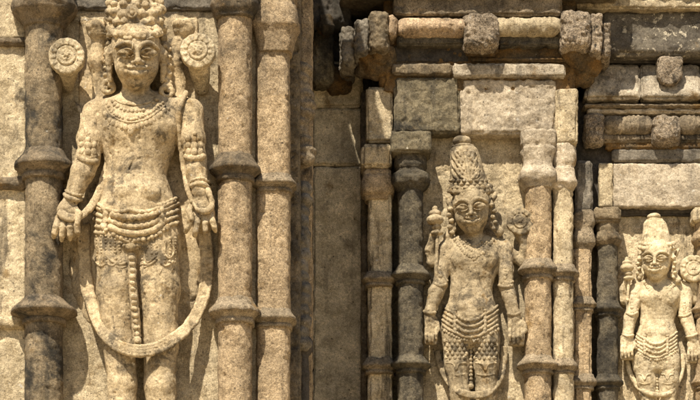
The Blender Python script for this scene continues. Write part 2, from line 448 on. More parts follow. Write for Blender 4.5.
# ---------------------------------------------------------------- carved figures
def rotm(yaw, roll, pitch=0):
    """columns: the face's right (u), up is (w); returned as matrix mapping (u, out, v) -> (x, d, z)"""
    cy, sy = math.cos(yaw), math.sin(yaw); cr, sr = math.cos(roll), math.sin(roll); cp, sp = math.cos(pitch), math.sin(pitch)
    Ry = np.array([[cy, -sy, 0], [sy, cy, 0], [0, 0, 1]])
    Rr = np.array([[cr, 0, sr], [0, 1, 0], [-sr, 0, cr]])
    Rp = np.array([[1, 0, 0], [0, cp, -sp], [0, sp, cp]])
    return Rr @ Ry @ Rp
def head(v, cen, W, yaw, roll, smile=1., pitch=0., eyeopen=0.):
    """cen: centre of the skull (px, py, d); W: half width. local axes u right, v up, w towards the viewer"""
    Rm = rotm(R(yaw), R(roll), R(pitch)); o = c(*cen)
    def P(u, vv, ww): return o + Rm @ (np.array([u, -ww, vv]) * W)
    def E(u, vv, ww, ru, rv, rw, k=.12, op=1): v.ell(P(u, vv, ww), np.array([ru, rw, rv]) * W, k * W, op, Rm)
    def C(a, b, ra, rb=None, k=.08, op=1): v.cone(P(*a), P(*b), ra * W, (ra if rb is None else rb) * W, k * W, op)
    def A(pts, r, k=.05, op=1):
        q = crom(pts, 4)
        for a, b in zip(q[:-1], q[1:]): C(a, b, r, r, k, op)
    E(0, .28, -.05, 1.0, 1.15, 1.05)
    E(0, -.5, .18, .77, .78, .80, .3)
    E(0, -1.02, .60, .36, .25, .32, .22)
    for s in (-1, 1):
        E(s * .45, -.42, .56, .36, .38, .34, .25)
        E(s * .43, .12, 1.10, .36, .22, .20, .14, -1)          # socket
        E(s * .43, .10, .86, .335, .175, .215, .03)             # lid
        A([(s * .09, .07, 1.02), (s * .26, .22, 1.07), (s * .50, .25, 1.03), (s * .79, .08, .80)], .032, .04)
        A([(s * .09, .05, 1.02), (s * .28, -.06, 1.06), (s * .52, -.07, 1.0), (s * .80, .06, .77)], .025, .04)
        A([(s * .16, .045, 1.10), (s * .32, -.005, 1.11), (s * .52, -.005, 1.06), (s * .70, .05, .92)], .026, .02, -1)
        A([(s * .07, .27, 1.09), (s * .26, .47, 1.06), (s * .55, .48, .94), (s * .88, .27, .64)], .048, .10)
        E(s * .165, -.27, 1.13, .125, .10, .12, .05)
        C((s * .08, -.36, 1.22), (s * .09, -.35, 1.12), .03, .03, .02, -1)
    C((0, .30, 1.02), (0, -.18, 1.27), .085, .12, .08)
    E(0, -.23, 1.29, .14, .11, .13, .06)
    E(0, -.60, .93, .40, .26, .18, .15)
    for s in (-1, 1):
        wm = .24 + .10 * smile
        A([(0, -.475, 1.17), (s * wm * .3, -.44, 1.17), (s * wm * .7, -.485, 1.10), (s * wm, -.50 + .05 * smile, .97)], .082, .03)
        A([(0, -.67, 1.15), (s * wm * .35, -.665, 1.14), (s * wm * .75, -.60, 1.06)], .115, .04)
        A([(0, -.562, 1.27), (s * wm * .5, -.545, 1.22), (s * wm * 1.06, -.49, 1.02)], .045, .03, -1)
        E(s * (wm + .07), -.49, .95, .05, .07, .07, .06, -1)
    C((0, -.35, 1.14), (0, -.42, 1.14), .03, .03, .03, -1)
    E(0, -.84, 1.02, .28, .07, .12, .08, -1)
    return P
def hand(v, wrist, palm, fan, r, n=4, ln=24., out=None, thumb=1):
    """relaxed open hand hanging palm out; fan = direction angles of the fingers (deg, 0 = straight down, + to the right)"""
    W_ = np.array(wrist, float); Pm = np.array(palm, float)
    v.cone(c(*W_), c(*Pm), r * 1.6, r * 2.6, r, 1, .7)
    v.ell(c(*Pm), (r * 3.0, r * 1.7, r * 3.6), r)
    L_ = [.84, 1.0, .95, .78]
    for i in range(n):
        a = R(fan[0] + (fan[1] - fan[0]) * i / (n - 1)); o = (i - (n - 1) / 2) * r * 1.75
        b = Pm + np.array([o * math.cos(a * .3), r * 2.2, -r * .8])
        l = ln * L_[i]
        k1 = b + np.array([math.sin(a) * l * .45, l * .45, -r * 1.3]); k2 = b + np.array([math.sin(a) * l * .8, l * .8, -r * .9]); k3 = b + np.array([math.sin(a) * l, l, r * .4])
        v.path([c(*q) for q in (b, k1, k2, k3)], [r * 1.02, r, r * .9, r * .72], .5)
    s = thumb
    b = Pm + np.array([s * r * 2.2, -r * 1.2, 0])
    v.path([c(*b), c(*(b + [s * r * 1.5, r * 2.2, -r * 2.0])), c(*(b + [s * r * .9, r * 5., -r * 2.8]))], [r * 1.2, r * 1.05, r * .8], .6)

def torso(v, L, u):
    sx0, sx1 = L['sh']                      # shoulder points (px, py)
    d0 = -18 * u
    cx = lambda y: np.interp(y, L['cy'], L['cx'])
    wd = lambda y: np.interp(y, L['cy'], L['cw'])
    # stack of overlapping ellipsoid sections following the silhouette
    ys = np.arange(L['cy'][0], L['cy'][-1] + .1, 5 * u)
    for y in ys:
        v.ell(c(cx(y), y, d0), (wd(y), 23 * u * np.interp(y, L['cy'], L['dp']), 11 * u), 6 * u)
    yb = L['bust']
    for s in (-1, 1):
        v.ell(c(cx(yb) + s * wd(yb) * .44, yb, d0 - 17 * u), (wd(yb) * .40, 11 * u, 15 * u), 8 * u)
    yn = L['navel']
    v.cone(c(cx(yn), yb + 6 * u, d0 - 31 * u), c(cx(yn), yn - 16 * u, d0 - 26 * u), 2.0 * u, 1.6 * u, 7 * u, -1)
    for s in (-1, 1):
        v.ell(c(cx(yn) + s * 12 * u, yn, d0 - 19 * u), (13 * u, 10.5 * u, 11.5 * u), 1.2 * u)
    v.ell(c(cx(yn), yn - 6 * u, d0 - 30 * u), (2.4 * u, 4 * u, 2.4 * u), 1 * u, -1)
    # clavicles and neck
    nx, ny = L['neck']
    v.cone(c(sx0[0], sx0[1], d0), c(nx, ny + 6 * u, d0), 11 * u, 14 * u, 8 * u)
    v.cone(c(sx1[0], sx1[1], d0), c(nx, ny + 6 * u, d0), 11 * u, 14 * u, 8 * u)
    v.cone(c(nx, ny - 22 * u, d0 - 2 * u), c(nx, ny + 8 * u, d0), 17 * u * L.get('nk', 1), 19 * u * L.get('nk', 1), 5 * u)
    for k in range(3): v.ring(c(nx, ny - 2 * u - k * 3.2 * u, d0), 60 * u, .1, .1) if False else None
    for leg in L['legs']:
        P_ = [c(*p[:3]) for p in leg]; v.path(P_, [p[3] for p in leg], 5 * u)
    for p in L.get('knees', []): v.ell(c(*p), (9 * u, 6 * u, 10 * u), 5 * u)
    for arm in L['arms']:
        P_ = [c(*p[:3]) for p in arm]; v.path(P_, [p[3] for p in arm], 4 * u)

def statue(name, lab, cat, bay, mat, L, u, vb, h):
    T = thing(name, lab, cat, L['cx'][0], vb[3] - 5, bay)
    v = Vol(*vb, h)
    torso(v, L, u)
    P = head(v, *L['head'])
    W = L['head'][1]
    for hd in L['hands']: hand(v, *hd)
    L['extra'](v, P, W, u)
    V, F = v.mesh([(26 * u, .8 * u), (9 * u, .32 * u), (3.4, .28), (1.8, .18)], 11 + bay)
    body = link('body', V, F, bay, mat, T)
    return T, v, P, body

SG = 'standing four-armed figures in the wall niches'
# ---- big figure, left bay
L1 = dict(sh=((95, 112), (189, 111)), neck=(136, 96), nk=.74, bust=126, navel=193,
    cy=[108, 120, 135, 150, 165, 178, 190, 205, 220, 236, 250], cx=[140, 140, 140, 139, 137, 136, 136, 136, 137, 138, 138],
    cw=[44, 43, 39, 34.5, 30, 29.5, 33, 38, 40.5, 42, 40], dp=[.9, 1.15, 1.2, 1.05, .95, .95, 1.1, 1.15, 1.15, 1.1, 1.],
    legs=[[(117, 240, -20, 21), (117, 290, -21, 19.5), (119.5, 345, -20, 15.8), (122.5, 385, -19, 14.2), (122, 420, -17, 14.5), (122, 475, -15, 9)],
          [(158, 240, -20, 22), (159, 290, -21, 20.5), (160, 345, -20, 17.2), (160, 385, -19, 15.2), (163, 420, -17, 15.5), (163, 475, -15, 9.5)]],
    knees=[(121, 384, -27), (162, 384, -27)],
    arms=[[(95, 114, -20, 13), (90, 140, -23, 12.5), (88, 160, -26, 11.5), (83, 172, -28, 11.5), (72, 198, -31, 8.5)],
          [(190, 112, -20, 13.5), (192, 140, -23, 12.8), (195, 160, -26, 11.5), (196, 172, -28, 11), (200, 192, -31, 8.8)]],
    head=((136, 57, -37), 24.8, 7, -1, 1.35, 15),
    hands=[((71, 200, -31), (67, 211, -32), (-14, 8), 3.3, 4, 22, None, 1),
           ((200, 193, -31), (202, 207, -32), (-26, 16), 3.3, 4, 21, None, -1)])
def extra1(v, P, W, u):
    # back plate with rounded foot, hair behind the head
    v.ell(c(138, 262, 3), (70, 15, 92), 2)
    v.box(c(139, 160, 5), 60, 9, 140, 4, 6)
    # raised rear arms ending in closed fists
    for s, pts, f in ((-1, [(101, 118, -14, 10), (101, 84, -12, 8), (97, 62, -16, 8.5), (99, 40, -20, 7)], (98, 30)),
                      (1, [(180, 112, -14, 10), (177, 84, -12, 9), (174, 64, -16, 9), (180, 42, -20, 7.5)], (184, 28))):
        v.path([c(*p[:3]) for p in pts], [p[3] for p in pts], 5)
        v.ell(c(f[0], f[1], -24), (11, 9, 10), 3)
        v.ell(c(f[0] - 2, f[1] - 4, -27), (10, 8, 6), 1.5)
        v.cone(c(f[0] - 9, f[1] + 1, -33), c(f[0] + 8, f[1] + 4, -33), 1.1, .9, .8, -1)
        v.cone(c(f[0] - 7, f[1] + 6, -32), c(f[0] + 7, f[1] + 8, -32), .8, .7, .6, -1)
    # long ears
    for s in (-1, 1):
        v.path([P(s * .98, .35, .0), P(s * 1.08, .1, .1), P(s * 1.08, -.5, .1), P(s * 1.04, -.9, .1)], [3, 4, 3, 2.4], 1.5)
    # hair mass behind
    v.ell(c(136, 45, -16), (30, 16, 36), 4)
    v.path([c(134, 160, -41), c(130, 168, -40), c(128, 176, -40), c(133, 182, -41)], .9, 1, -1)
    v.path([c(140, 158, -41), c(134, 163, -41)], .8, 1, -1)
    # prop stones behind the hands
    v.ell(c(70, 222, -12), (12, 18, 18), 4); v.ell(c(203, 216, -12), (12, 18, 18), 4)
L1['extra'] = extra1
T1, v1, P1, b1 = statue('stone_statue', 'largest carved stone figure, smiling, with curled hair crown and open hands, in the left niche', 'statue', 1, M['statue'], L1, 1., (46, 226, -2, 478, -84, 9), .82)

def leaf_lumps(v, pts, r, k=.8):
    for x, y, d, a in pts: v.ell(c(x, y, d), (r, r * .8, r * .8 * a), k)
# crown of big curls
vc = Vol(94, 180, -30, 60, -80, 0, .75)
vc.ell(c(136, 24, -30), (26, 24, 18), 2)
vc.ell(c(136, 14, -29), (24, 23, 15), 4)
for j, (y, n, rx, r) in enumerate(((34, 15, 25.5, 3.5), (27, 10, 26.5, 5.6), (19, 9, 27, 6.2), (10.5, 8, 27, 6.6), (3, 7, 25, 5.6), (-2, 5, 17, 4.5))):
    for i in range(n):
        a = -1.35 + 2.7 * (i + .5 * (j % 2)) / (n - 1 + .5 * (j % 2)); rr = r * random.uniform(.8, 1.15)
        x = 135 + rx * math.sin(a); d = (-38 - 25.5 * math.cos(a)) if y > 30 else -29 - 23.5 * math.cos(a); x += random.uniform(-1.5, 1.5)
        yj = random.uniform(-1.4, 1.4); vc.ell(c(x, y + 3 * math.cos(a) + yj, d), (rr * .9, rr * .85, rr * .74), 1.3)
        for q_ in (-.35, .35): vc.cone(c(x - rr * .6, y + 4 * math.cos(a) + yj + q_ * rr, d - rr * .92), c(x + rr * .6, y + 2 * math.cos(a) + yj + q_ * rr, d - rr * .92), .55, .5, .3, -1)
vc.ell(c(132, 13, -54), (7, 6, 8), 1); vc.ring(c(132, 13, -59), 4.2, 1.4, .4); vc.ell(c(132, 13, -60), (2.2, 2, 2.2), .4)
vc.path([c(135 + 25 * math.sin(a), 30 + 4.5 * math.cos(a), -38 - 25 * math.cos(a)) for a in np.linspace(-1.35, 1.35, 13)], 3.0, 1.)
for yb_, rr_ in ((30, 27.5), (23, 28), (14.5, 28), (6, 27)):
    q_ = [(135 + rr_ * math.sin(a), yb_ + 4 * math.cos(a), -29 - 22.5 * math.cos(a)) for a in np.linspace(-1.4, 1.4, 15)]
    vc.path([c(*p) for p in q_], 1.7, .8)
for s in (-1, 1):   # locks falling beside the temples
    for k in range(5): vc.ell(c(136 + s * (26 + k * .8), 36 + k * 6.2 - 4, -24 + k * 1.2), (4.6, 5, 4.0), .8)
V, F = vc.mesh([(5, .5), (2, .25)], 3)
crown = link('crown', V, F, 1, M['statue'], T1)
J = Jewel(vc, -40); J.tube([(116, 37.5), (123, 39.5), (133, 40.5), (144, 39.5), (153, 37.5)], 1.3); J.beads([(116, 37.5), (123, 39.5), (133, 40.5), (144, 39.5), (153, 37.5)], 2.0, 3.6, .3); J.done('bead_band', 1, M['statue'], crown)
# forehead mark
J = Jewel(v1); J.tube([(133, 43), (132.8, 49)], 1.0, -.55); J.done('forehead_mark', 1, M['statue3'], T1)
# ears' ornaments
for s, x, y0, y1 in ((-1, 109, 52, 92), (1, 166, 46, 96)):
    ve = Vol(x - 14, x + 14, y0 - 8, y1 + 8, -45, -6, .75)
    ve.cone(c(x, y0, -24), c(x + s * 1, y1 - 8, -24), 4.6, 5.4, 1)
    n = 6
    for k in range(n):
        yy = y0 + (y1 - y0) * k / n
        ve.ell(c(x - s * 1.5, yy, -30), (3.2, 2.6, 2.4), .5); ve.ell(c(x + s * 3.5, yy + 3, -28.5), (2.8, 2.4, 2.2), .5)
    ve.ring(c(x + s * 1, y1 - 5, -29), 5.6, 2.4, 1)
    V, F = ve.mesh([(4, .4), (2, .2)], 5); link('earring', V, F, 1, M['statue'], T1)
# necklaces
J = Jewel(v1)
J.beads([(113, 101), (119, 108), (132, 111.5), (147, 108.5), (156, 100)], 2.1, 3.9)
J.beads([(107, 104), (115, 114.5), (131, 119.5), (149, 114), (163, 103)], 1.7, 3.0)
J.tube([(105, 107), (114, 117.5), (131, 122.5), (150, 117.5), (166, 105)], 1.0)
J.beads([(102, 110), (112, 122), (131, 128), (151, 121.5), (168, 109)], 2.5, 4.4, 0, .2, 1.35)
J.one(131, 131, 3.4, .8, 1.3); J.tube([(112, 98), (122, 103), (134, 105), (148, 103), (156, 97)], 1.1)
J.done('necklace', 1, M['statue'], T1)
# armbands and bracelets
for nm, pts, r in (('armband', [(78, 156), (84, 160), (92, 162), (98, 160.5)], 3.1), ('armband', [(184, 156.5), (190, 158), (199, 158), (205, 155)], 3.1)):
    J = Jewel(v1); J.tube(pts, r, .4); J.beads([(x, y - 5) for x, y in pts], 2, 3.8)
    cx_ = (pts[0][0] + pts[-1][0]) / 2
    for k in range(7): J.one(cx_ + (k % 3 - 1) * 6, 152 - (k // 3) * 7, 3.2, .8, 1.3)
    for k in range(3): J.one(cx_, 146 - k * 6, 4 - k, .8, 1.2)
    J.done(nm, 1, M['statue'], T1)
for pts in ([(62, 192), (68, 197), (76, 200), (83, 200)], [(190, 187), (196, 184), (204, 184), (211, 190)]):
    J = Jewel(v1); J.tube(pts, 2.4, .4); J.tube([(x, y - 5) for x, y in pts], 1.5, .2, True); J.done('bracelet', 1, M['statue'], T1)
# girdle
J = Jewel(v1)
J.tube([(97, 203), (106, 209), (118, 212), (130, 210), (143, 212), (156, 209), (176, 201)], 2.2, .8)
J.tube([(110, 214), (122, 217), (136, 217.5), (152, 215), (160, 211)], 3.2, 1.2, True)
J.tube([(108, 220), (122, 225.5), (136, 226.5), (151, 224), (162, 218)], 2.6, 1.1, True)
J.tube([(108, 226), (122, 232), (136, 233.5), (151, 231), (164, 223)], 3.2, 1.3)
J.beads([(106, 230), (120, 237.5), (136, 239.5), (152, 237), (167, 228)], 2.7, 4.4, 1.2)
for k in range(5):
    J.tube([(159, 205 + k * 6.4), (168, 202 + k * 6), (179, 197 + k * 6.3)], 2.0, .5, k % 2 == 0)
    J.tube([(93 + k * .4, 206 + k * 6.5), (99, 209 + k * 6), (106, 212 + k * 5.2)], 2.0, .5, k % 2 == 0)
for x, y in ((106, 215), (162, 211)):
    J.tube([(x - 3, y - 8), (x, y), (x - 2, y + 16)], 3.0, 1.2, True)
J.one(163, 221, 4.6, .7); J.one(104, 226, 4.2, .7)
J.done('girdle', 1, M['statue'], T1)
# pendant face, swags and beaded tassels of the skirt
J = Jewel(v1)
for s in (-1, 1):
    J.tube([(131, 243), (131 + s * 6, 240), (131 + s * 12, 238)], 1.8, .5); J.tube([(131, 249), (131 + s * 5, 245), (131 + s * 9, 247)], 1.5, .6)
    J.tube([(131 + s * 4, 262), (131 + s * 10, 264.5), (131 + s * 18, 262), (131 + s * 25, 256)], 1.3, .3)
    J.tube([(131 + s * 4, 266), (131 + s * 11, 268), (131 + s * 20, 265)], 1.0, .2)
J.one(131, 247, 6, .9, .8, .8); J.one(131, 255, 4.8, .9, .7, .8); J.beads([(121, 243), (126, 248), (131, 250), (137, 248), (143, 243)], 2.2, 4, .6)
for x in (97, 101.5, 106, 110.5, 115, 119.5): J.beads([(x, 236), (x + .3, 250), (x + 1, 262)], 1.6, 3.2)
for x in (143, 147.5, 152, 156.5, 165, 170, 175): J.beads([(x, 238), (x, 252), (x - .5, 262)], 1.6, 3.2)
for pts in ([(96, 262), (101, 266), (107, 263)], [(107, 263), (112, 266), (118, 262)], [(143, 262), (149, 265), (156, 260)], [(160, 262), (166, 266), (174, 261)]): J.tube(pts, 1.3, .3)
J.tube([(166, 240), (165, 248), (166, 256), (170, 258), (174, 252), (173, 240)], 1.1, .3)
J.tube([(157, 268), (159.5, 274), (162, 268)], .9, .1)
J.done('skirt_ornament', 1, M['statue'], T1)
J = Jewel(v1, -22)
q = resamp(crom([(132, 258), (133, 285), (135, 312), (137, 334)]), 6.3)
dz = lambda y: np.interp(y, [256, 300, 337], [-45, -42, -37])
J.P.append(sweep([c(x, y, dz(y) + 3) for x, y in resamp(crom([(132, 256), (133, 285), (135, 312), (137, 337)]), 2)], 4.4))
for x, y in q: J.P.append(bead(c(x + random.uniform(-.4, .4), y + random.uniform(-.5, .5), dz(y)), 3.3 * random.uniform(.86, 1.1), .9, random.uniform(.8, 1.0)))
J.P.append(bead(c(137, 341, -38), 5.2, .8, 1.0)); J.P.append(bead(c(137, 341, -42), 2.4, .8, 1.0))
J.done('bead_chain', 1, M['statue'], T1, .45)
# long garland: from the shoulders, over the wrists, down and round below the knees
def ribbon(name, lanes, bay, mat, T, h, wid=4.2, thick=2.6, k=1.2):
    allp = np.array([p for l in lanes for p in l]); m = wid + 3
    vg = Vol(allp[:, 0].min() - m, allp[:, 0].max() + m, allp[:, 1].min() - m, allp[:, 1].max() + m + 4, allp[:, 2].min() - m - 2, 4, h)
    for l in lanes:
        q = crom(l, 5)
        for a, b in zip(q[:-1], q[1:]):
            a = c(*a); b = c(*b)
            if wid < 2.9: vg.cone(a, b, wid, wid, k, 1, thick / wid); continue
            t_ = (b - a) / np.linalg.norm(b - a); n_ = np.array([-t_[2], 0, t_[0]])
            for e in (-.62, -.2, .2, .62): vg.cone(a + n_ * wid * e, b + n_ * wid * e, thick * .75, thick * .75, .4)
    V, F = vg.mesh([(14, .6), (5, .4), (2.2, .2)], 9); return link(name, V, F, bay, mat, T)
ribbon('garland', [[(84, 226, -8), (84, 250, -8), (87, 285, -10), (93, 308, -15), (103, 331, -30), (117, 345, -39), (137, 351, -41), (157, 348, -40), (177, 337, -33), (193, 320, -20), (203, 298, -11), (207, 270, -9), (205, 235, -9), (202, 215, -9)]], 1, M['statue'], T1, .75, 6.6, 3.4)
ribbon('scarf', [[(112, 150, -18), (106, 168, -22), (101, 188, -26), (92, 205, -30), (82, 215, -37), (70, 218, -42), (60, 213, -40)]], 1, M['statue'], T1, .85, 3.2, 2.8)
ribbon('scarf', [[(186, 93, -28), (181, 104, -34), (178, 122, -34), (180, 145, -28), (184, 170, -26), (188, 190, -32), (196, 208, -41), (207, 211, -42), (212, 204, -38), (208, 190, -38)]], 1, M['statue'], T1, .85, 2.6, 2.6)
ribbon('scarf', [[(74, 100, -4), (80, 110, -16), (86, 130, -34), (89, 140, -35)]], 1, M['statue'], T1, .85, 1.8, 1.8)

# lotus discs
def lotus(cx, cy, r, d, bay, mat, parent, h=.6, petals=14, seed=0, name='lotus_disc', stem=((0, 28), -4)):
    v = Vol(cx - r - 6, cx + r + 6, cy - r - 6, cy + 48 * r / 17, d - 9, 2, h)
    o = c(cx, cy, d)
    q = r / 17
    v.disc(o, r * 1.02, 5 * q, 1.8 * q, 0)
    v.cone(c(cx, cy + 2, d + r * .4), c(cx + stem[0][0], cy + stem[0][1], stem[1]), r * .80, r * .42, 3)
    for i in range(petals):
        a = 2 * math.pi * (i + .3 * (seed % 3)) / petals
        e = np.array([math.cos(a), 0, math.sin(a)])
        v.cone(o + e * r * .66 + [0, -4.4 * q, 0], o + e * r * .88 + [0, -3.4 * q, 0], r * .10, r * .14, .5)
        a += math.pi / petals; e = np.array([math.cos(a), 0, math.sin(a)])
        v.cone(o + e * r * .62 + [0, -6.0 * q, 0], o + e * r * 1.0 + [0, -5.6 * q, 0], r * .03, r * .045, .4, -1)
    v.ring(o + [0, -5.2 * q, 0], r * .56, r * .055, .3, -1)
    v.ring(o + [0, -4.8 * q, 0], r * .46, r * .09, .4)
    v.ell(o + [0, -4.2 * q, 0], (r * .34, r * .22, r * .34), .6)
    for i in range(6):
        a = 2 * math.pi * i / 6; v.ell(o + [r * .2 * math.cos(a), -7.5 * q, r * .2 * math.sin(a)], (r * .07, r * .07, r * .07), .3, -1)
    V, F = v.mesh([(7, .5), (3, .3), (1.7, .15)], seed); return link(name, V, F, bay, mat, parent)
lotus(67, 57, 17.5, -38, 1, M['panel'], T1, seed=1)['label'] = 'stained left lotus disc on a thick stalk'
lotus(198, 52, 17, -36, 1, M['panel'], T1, seed=2, stem=((4, 36), -3))['label'] = 'pale right lotus disc on a thick stalk'

# ---- the two smaller figures share a builder
def small_extra(L):
    def f(v, P, W, u):
        bx = L['plate']; cx_, w_, top, bot = bx
        v.ell(c(cx_, bot - 60 * u, 3), (w_, 8 * u + 2, 62 * u), 2)
        v.box(c(cx_, (top + bot - 60 * u) / 2, 4), w_ * .62, 5, (bot - 60 * u - top) / 2, 3, 4)
        for s in (-1, 1):
            v.path([P(s * 1.0, .35, .0), P(s * 1.1, .1, .05), P(s * 1.12, -.5, .05), P(s * 1.08, -.95, .1)], [.10 * W, .16 * W, .13 * W, .2 * W], 1.)
            for k in range(5): v.ell(P(s * (1.1 + .1 * (k % 2)), .1 - .3 * k, .25), (.14 * W, .12 * W, .12 * W), .5)
        for p in L['rear']: v.path([c(*q[:3]) for q in p], [q[3] for q in p], 2.5)
        # leaf-shaped flares above the ears
        for s in (-1, 1):
            v.ell(P(s * 1.18, .45, -.8), (.15 * W, .2 * W, .36 * W), 1., rot=rotm(0, s * .35))
            v.cone(P(s * 1.1, -.9, -.1), P(s * 1.35, -1.3, 0), .2 * W, .25 * W, 2)
    return f
def dress(T, v, L, u, bay, mat):
    k = u / .62
    nx, ny = L['neck']
    J = Jewel(v)
    for a, b, r in ((9, 8, 1.2), (13, 13, 1.35), (17, 19, 1.7)):
        J.beads([(nx - a * k * 1.1, ny + 2), (nx - a * k * .6, ny + b * k * .75), (nx, ny + b * k), (nx + a * k * .6, ny + b * k * .75), (nx + a * k * 1.1, ny + 2)], r * k, 2.7 * k, -.1, .2, 1.2)
    J.one(nx + .5, ny + 21 * k, 2.2 * k)
    J.done('necklace', bay, mat, T, .18)
    gx, gy, gw = L['girdle']
    J = Jewel(v)
    for i in range(4):
        yy = gy + i * 5.6 * k; w_ = gw * (.50 + .02 * i)
        J.tube([(gx - w_, yy - 3 * k), (gx - w_ * .5, yy + 2.2 * k), (gx, yy + 3.8 * k), (gx + w_ * .5, yy + 2.2 * k), (gx + w_, yy - 3 * k)], (1.5 if i % 2 else 1.8) * k, .4, i % 2 == 0)
    for i in range(5):
        for s in (-1, 1):
            J.tube([(gx + s * gw * .52, gy - 3 * k + i * 4.6 * k), (gx + s * gw * .75, gy - 6.5 * k + i * 4.6 * k), (gx + s * gw * .97, gy - 12 * k + i * 4.8 * k)], 1.4 * k, .3, i % 2 == 0)
    for s in (-1, 1): J.tube([(gx + s * gw * .5, gy - 8 * k), (gx + s * gw * .53, gy + 4 * k), (gx + s * gw * .5, gy + 17 * k)], 1.8 * k, .7, True)
    J.beads([(gx - gw * .95, gy + 12 * k), (gx - gw * .5, gy + 20 * k), (gx, gy + 23.5 * k), (gx + gw * .5, gy + 20 * k), (gx + gw * .95, gy + 12 * k)], 1.6 * k, 2.8 * k, .5)
    J.done('girdle', bay, mat, T, .2)
    for lg in L['skirt']:
        J = Jewel(v)
        x0, x1, y0, y1 = lg; n = int((y1 - y0) / (4.2 * k))
        for i in range(n):
            yy = y0 + i * 4.2 * k; a = .5 - .06 * i / n
            xc = (x0 + x1) / 2; w_ = (x1 - x0) * a; m = 5
            for j in range(m):
                xx = xc - w_ + 2 * w_ * (j + .5 * (i % 2)) / (m - .5)
                if L['scales']: J.one(xx, yy, 1.8 * k, .9, 1.25)
        J.tube([(x0 + 1, y1), ((x0 + x1) / 2 - 3 * k, y1 + 1), ((x0 + x1) / 2, y1 + 7 * k), ((x0 + x1) / 2 + 3 * k, y1 + 1), (x1 - 1, y1)], 1.1 * k, .2)
        J.tube([(x0 + 2, y1 + 11 * k), ((x0 + x1) / 2, y1 + 12.5 * k), (x1 - 2, y1 + 11 * k)], .9 * k, .1)
        for xx in (x0 + 2, x1 - 2): J.beads([(xx, y0), (xx + .5, y1)], 1.1 * k, 2.4 * k)
        J.P = [q for q in J.P if q[0][:, 1].mean() < -u * 14]
        J.done('skirt_ornament', bay, mat, T, .2)
    J = Jewel(v, -8)
    x, y0, y1 = L['chain']
    for yy in np.arange(y0, y1, 3.9 * k): J.P.append(bead(c(x, yy, L['chd']), 2.0 * k))
    J.P.append(bead(c(x, y1, L['chd']), 3.0 * k)); J.tube([(x, y0 - 2), (x, y1)], 1.2 * k, -.5)
    J.done('bead_chain', bay, mat, T, .15)
    for nm, pts in L['bands']:
        J = Jewel(v); J.tube(pts, 1.7 * k, .3)
        if nm == 'armband':
            J.beads([(a, b - 3.4 * k) for a, b in pts], 1.2 * k, 2.3 * k); mx = sum(p[0] for p in pts) / len(pts); my = pts[0][1]
            for i in range(4): J.one(mx, my - 7 * k - i * 3.4 * k, (2.3 - .3 * i) * k, .7, 1.2)
        J.done(nm, bay, mat, T, .15)
def blockhand(v, cx, cy, w_, h_, d, k):
    """hand held palm out against a small carved block, fingers folded down over it"""
    v.box(c(cx, cy, d + 3), w_ * .8, 6 * k, h_, 2 * k, 1)
    v.ell(c(cx, cy - h_ * .5, d - 3 * k), (w_ * .85, 4 * k, h_ * .5), 1.5 * k)
    for i in range(4):
        x = cx - w_ * .62 + i * w_ * .41; l = (.78, .95, .9, .7)[i] * h_
        v.path([c(x, cy - h_ * .15, d - 4 * k), c(x, cy - h_ * .15 + l * .55, d - 6 * k), c(x + .3, cy - h_ * .15 + l, d - 4 * k)], [w_ * .20, w_ * .19, w_ * .15], .3)
    v.path([c(cx + w_ * .8, cy - h_ * .6, d), c(cx + w_ * .95, cy - h_ * .1, d - 4 * k), c(cx + w_ * .6, cy + h_ * .2, d - 6 * k)], [w_ * .24, w_ * .2, w_ * .16], .5)
def mace(cx, cy, r, d, y1, bay, mat, T):
    v = Vol(cx - r * 2, cx + r * 2, cy - r * 2.4, y1 + 3, d - r * 1.8, d + r * 2.2, .55)
    v.ell(c(cx, cy, d), (r, r, r * .62), .8); v.ell(c(cx, cy - r * .75, d), (r * .72, r * .7, r * .45), .6); v.ell(c(cx, cy - r * 1.25, d), (r * .35, r * .35, r * .4), .6)
    v.ell(c(cx + r * .2, cy + r * .85, d), (r * .6, r * .6, r * .4), .6); v.ell(c(cx + r * .25, cy + r * 1.5, d), (r * .75, r * .6, r * .35), .6)
    v.cone(c(cx + r * .3, cy + r, d), c(cx + r * .1, y1, d + 2), r * .22, r * .2, .6)
    V, F = v.mesh([(4, .3), (2, .15)], 21); return link('mace', V, F, bay, mat, T)
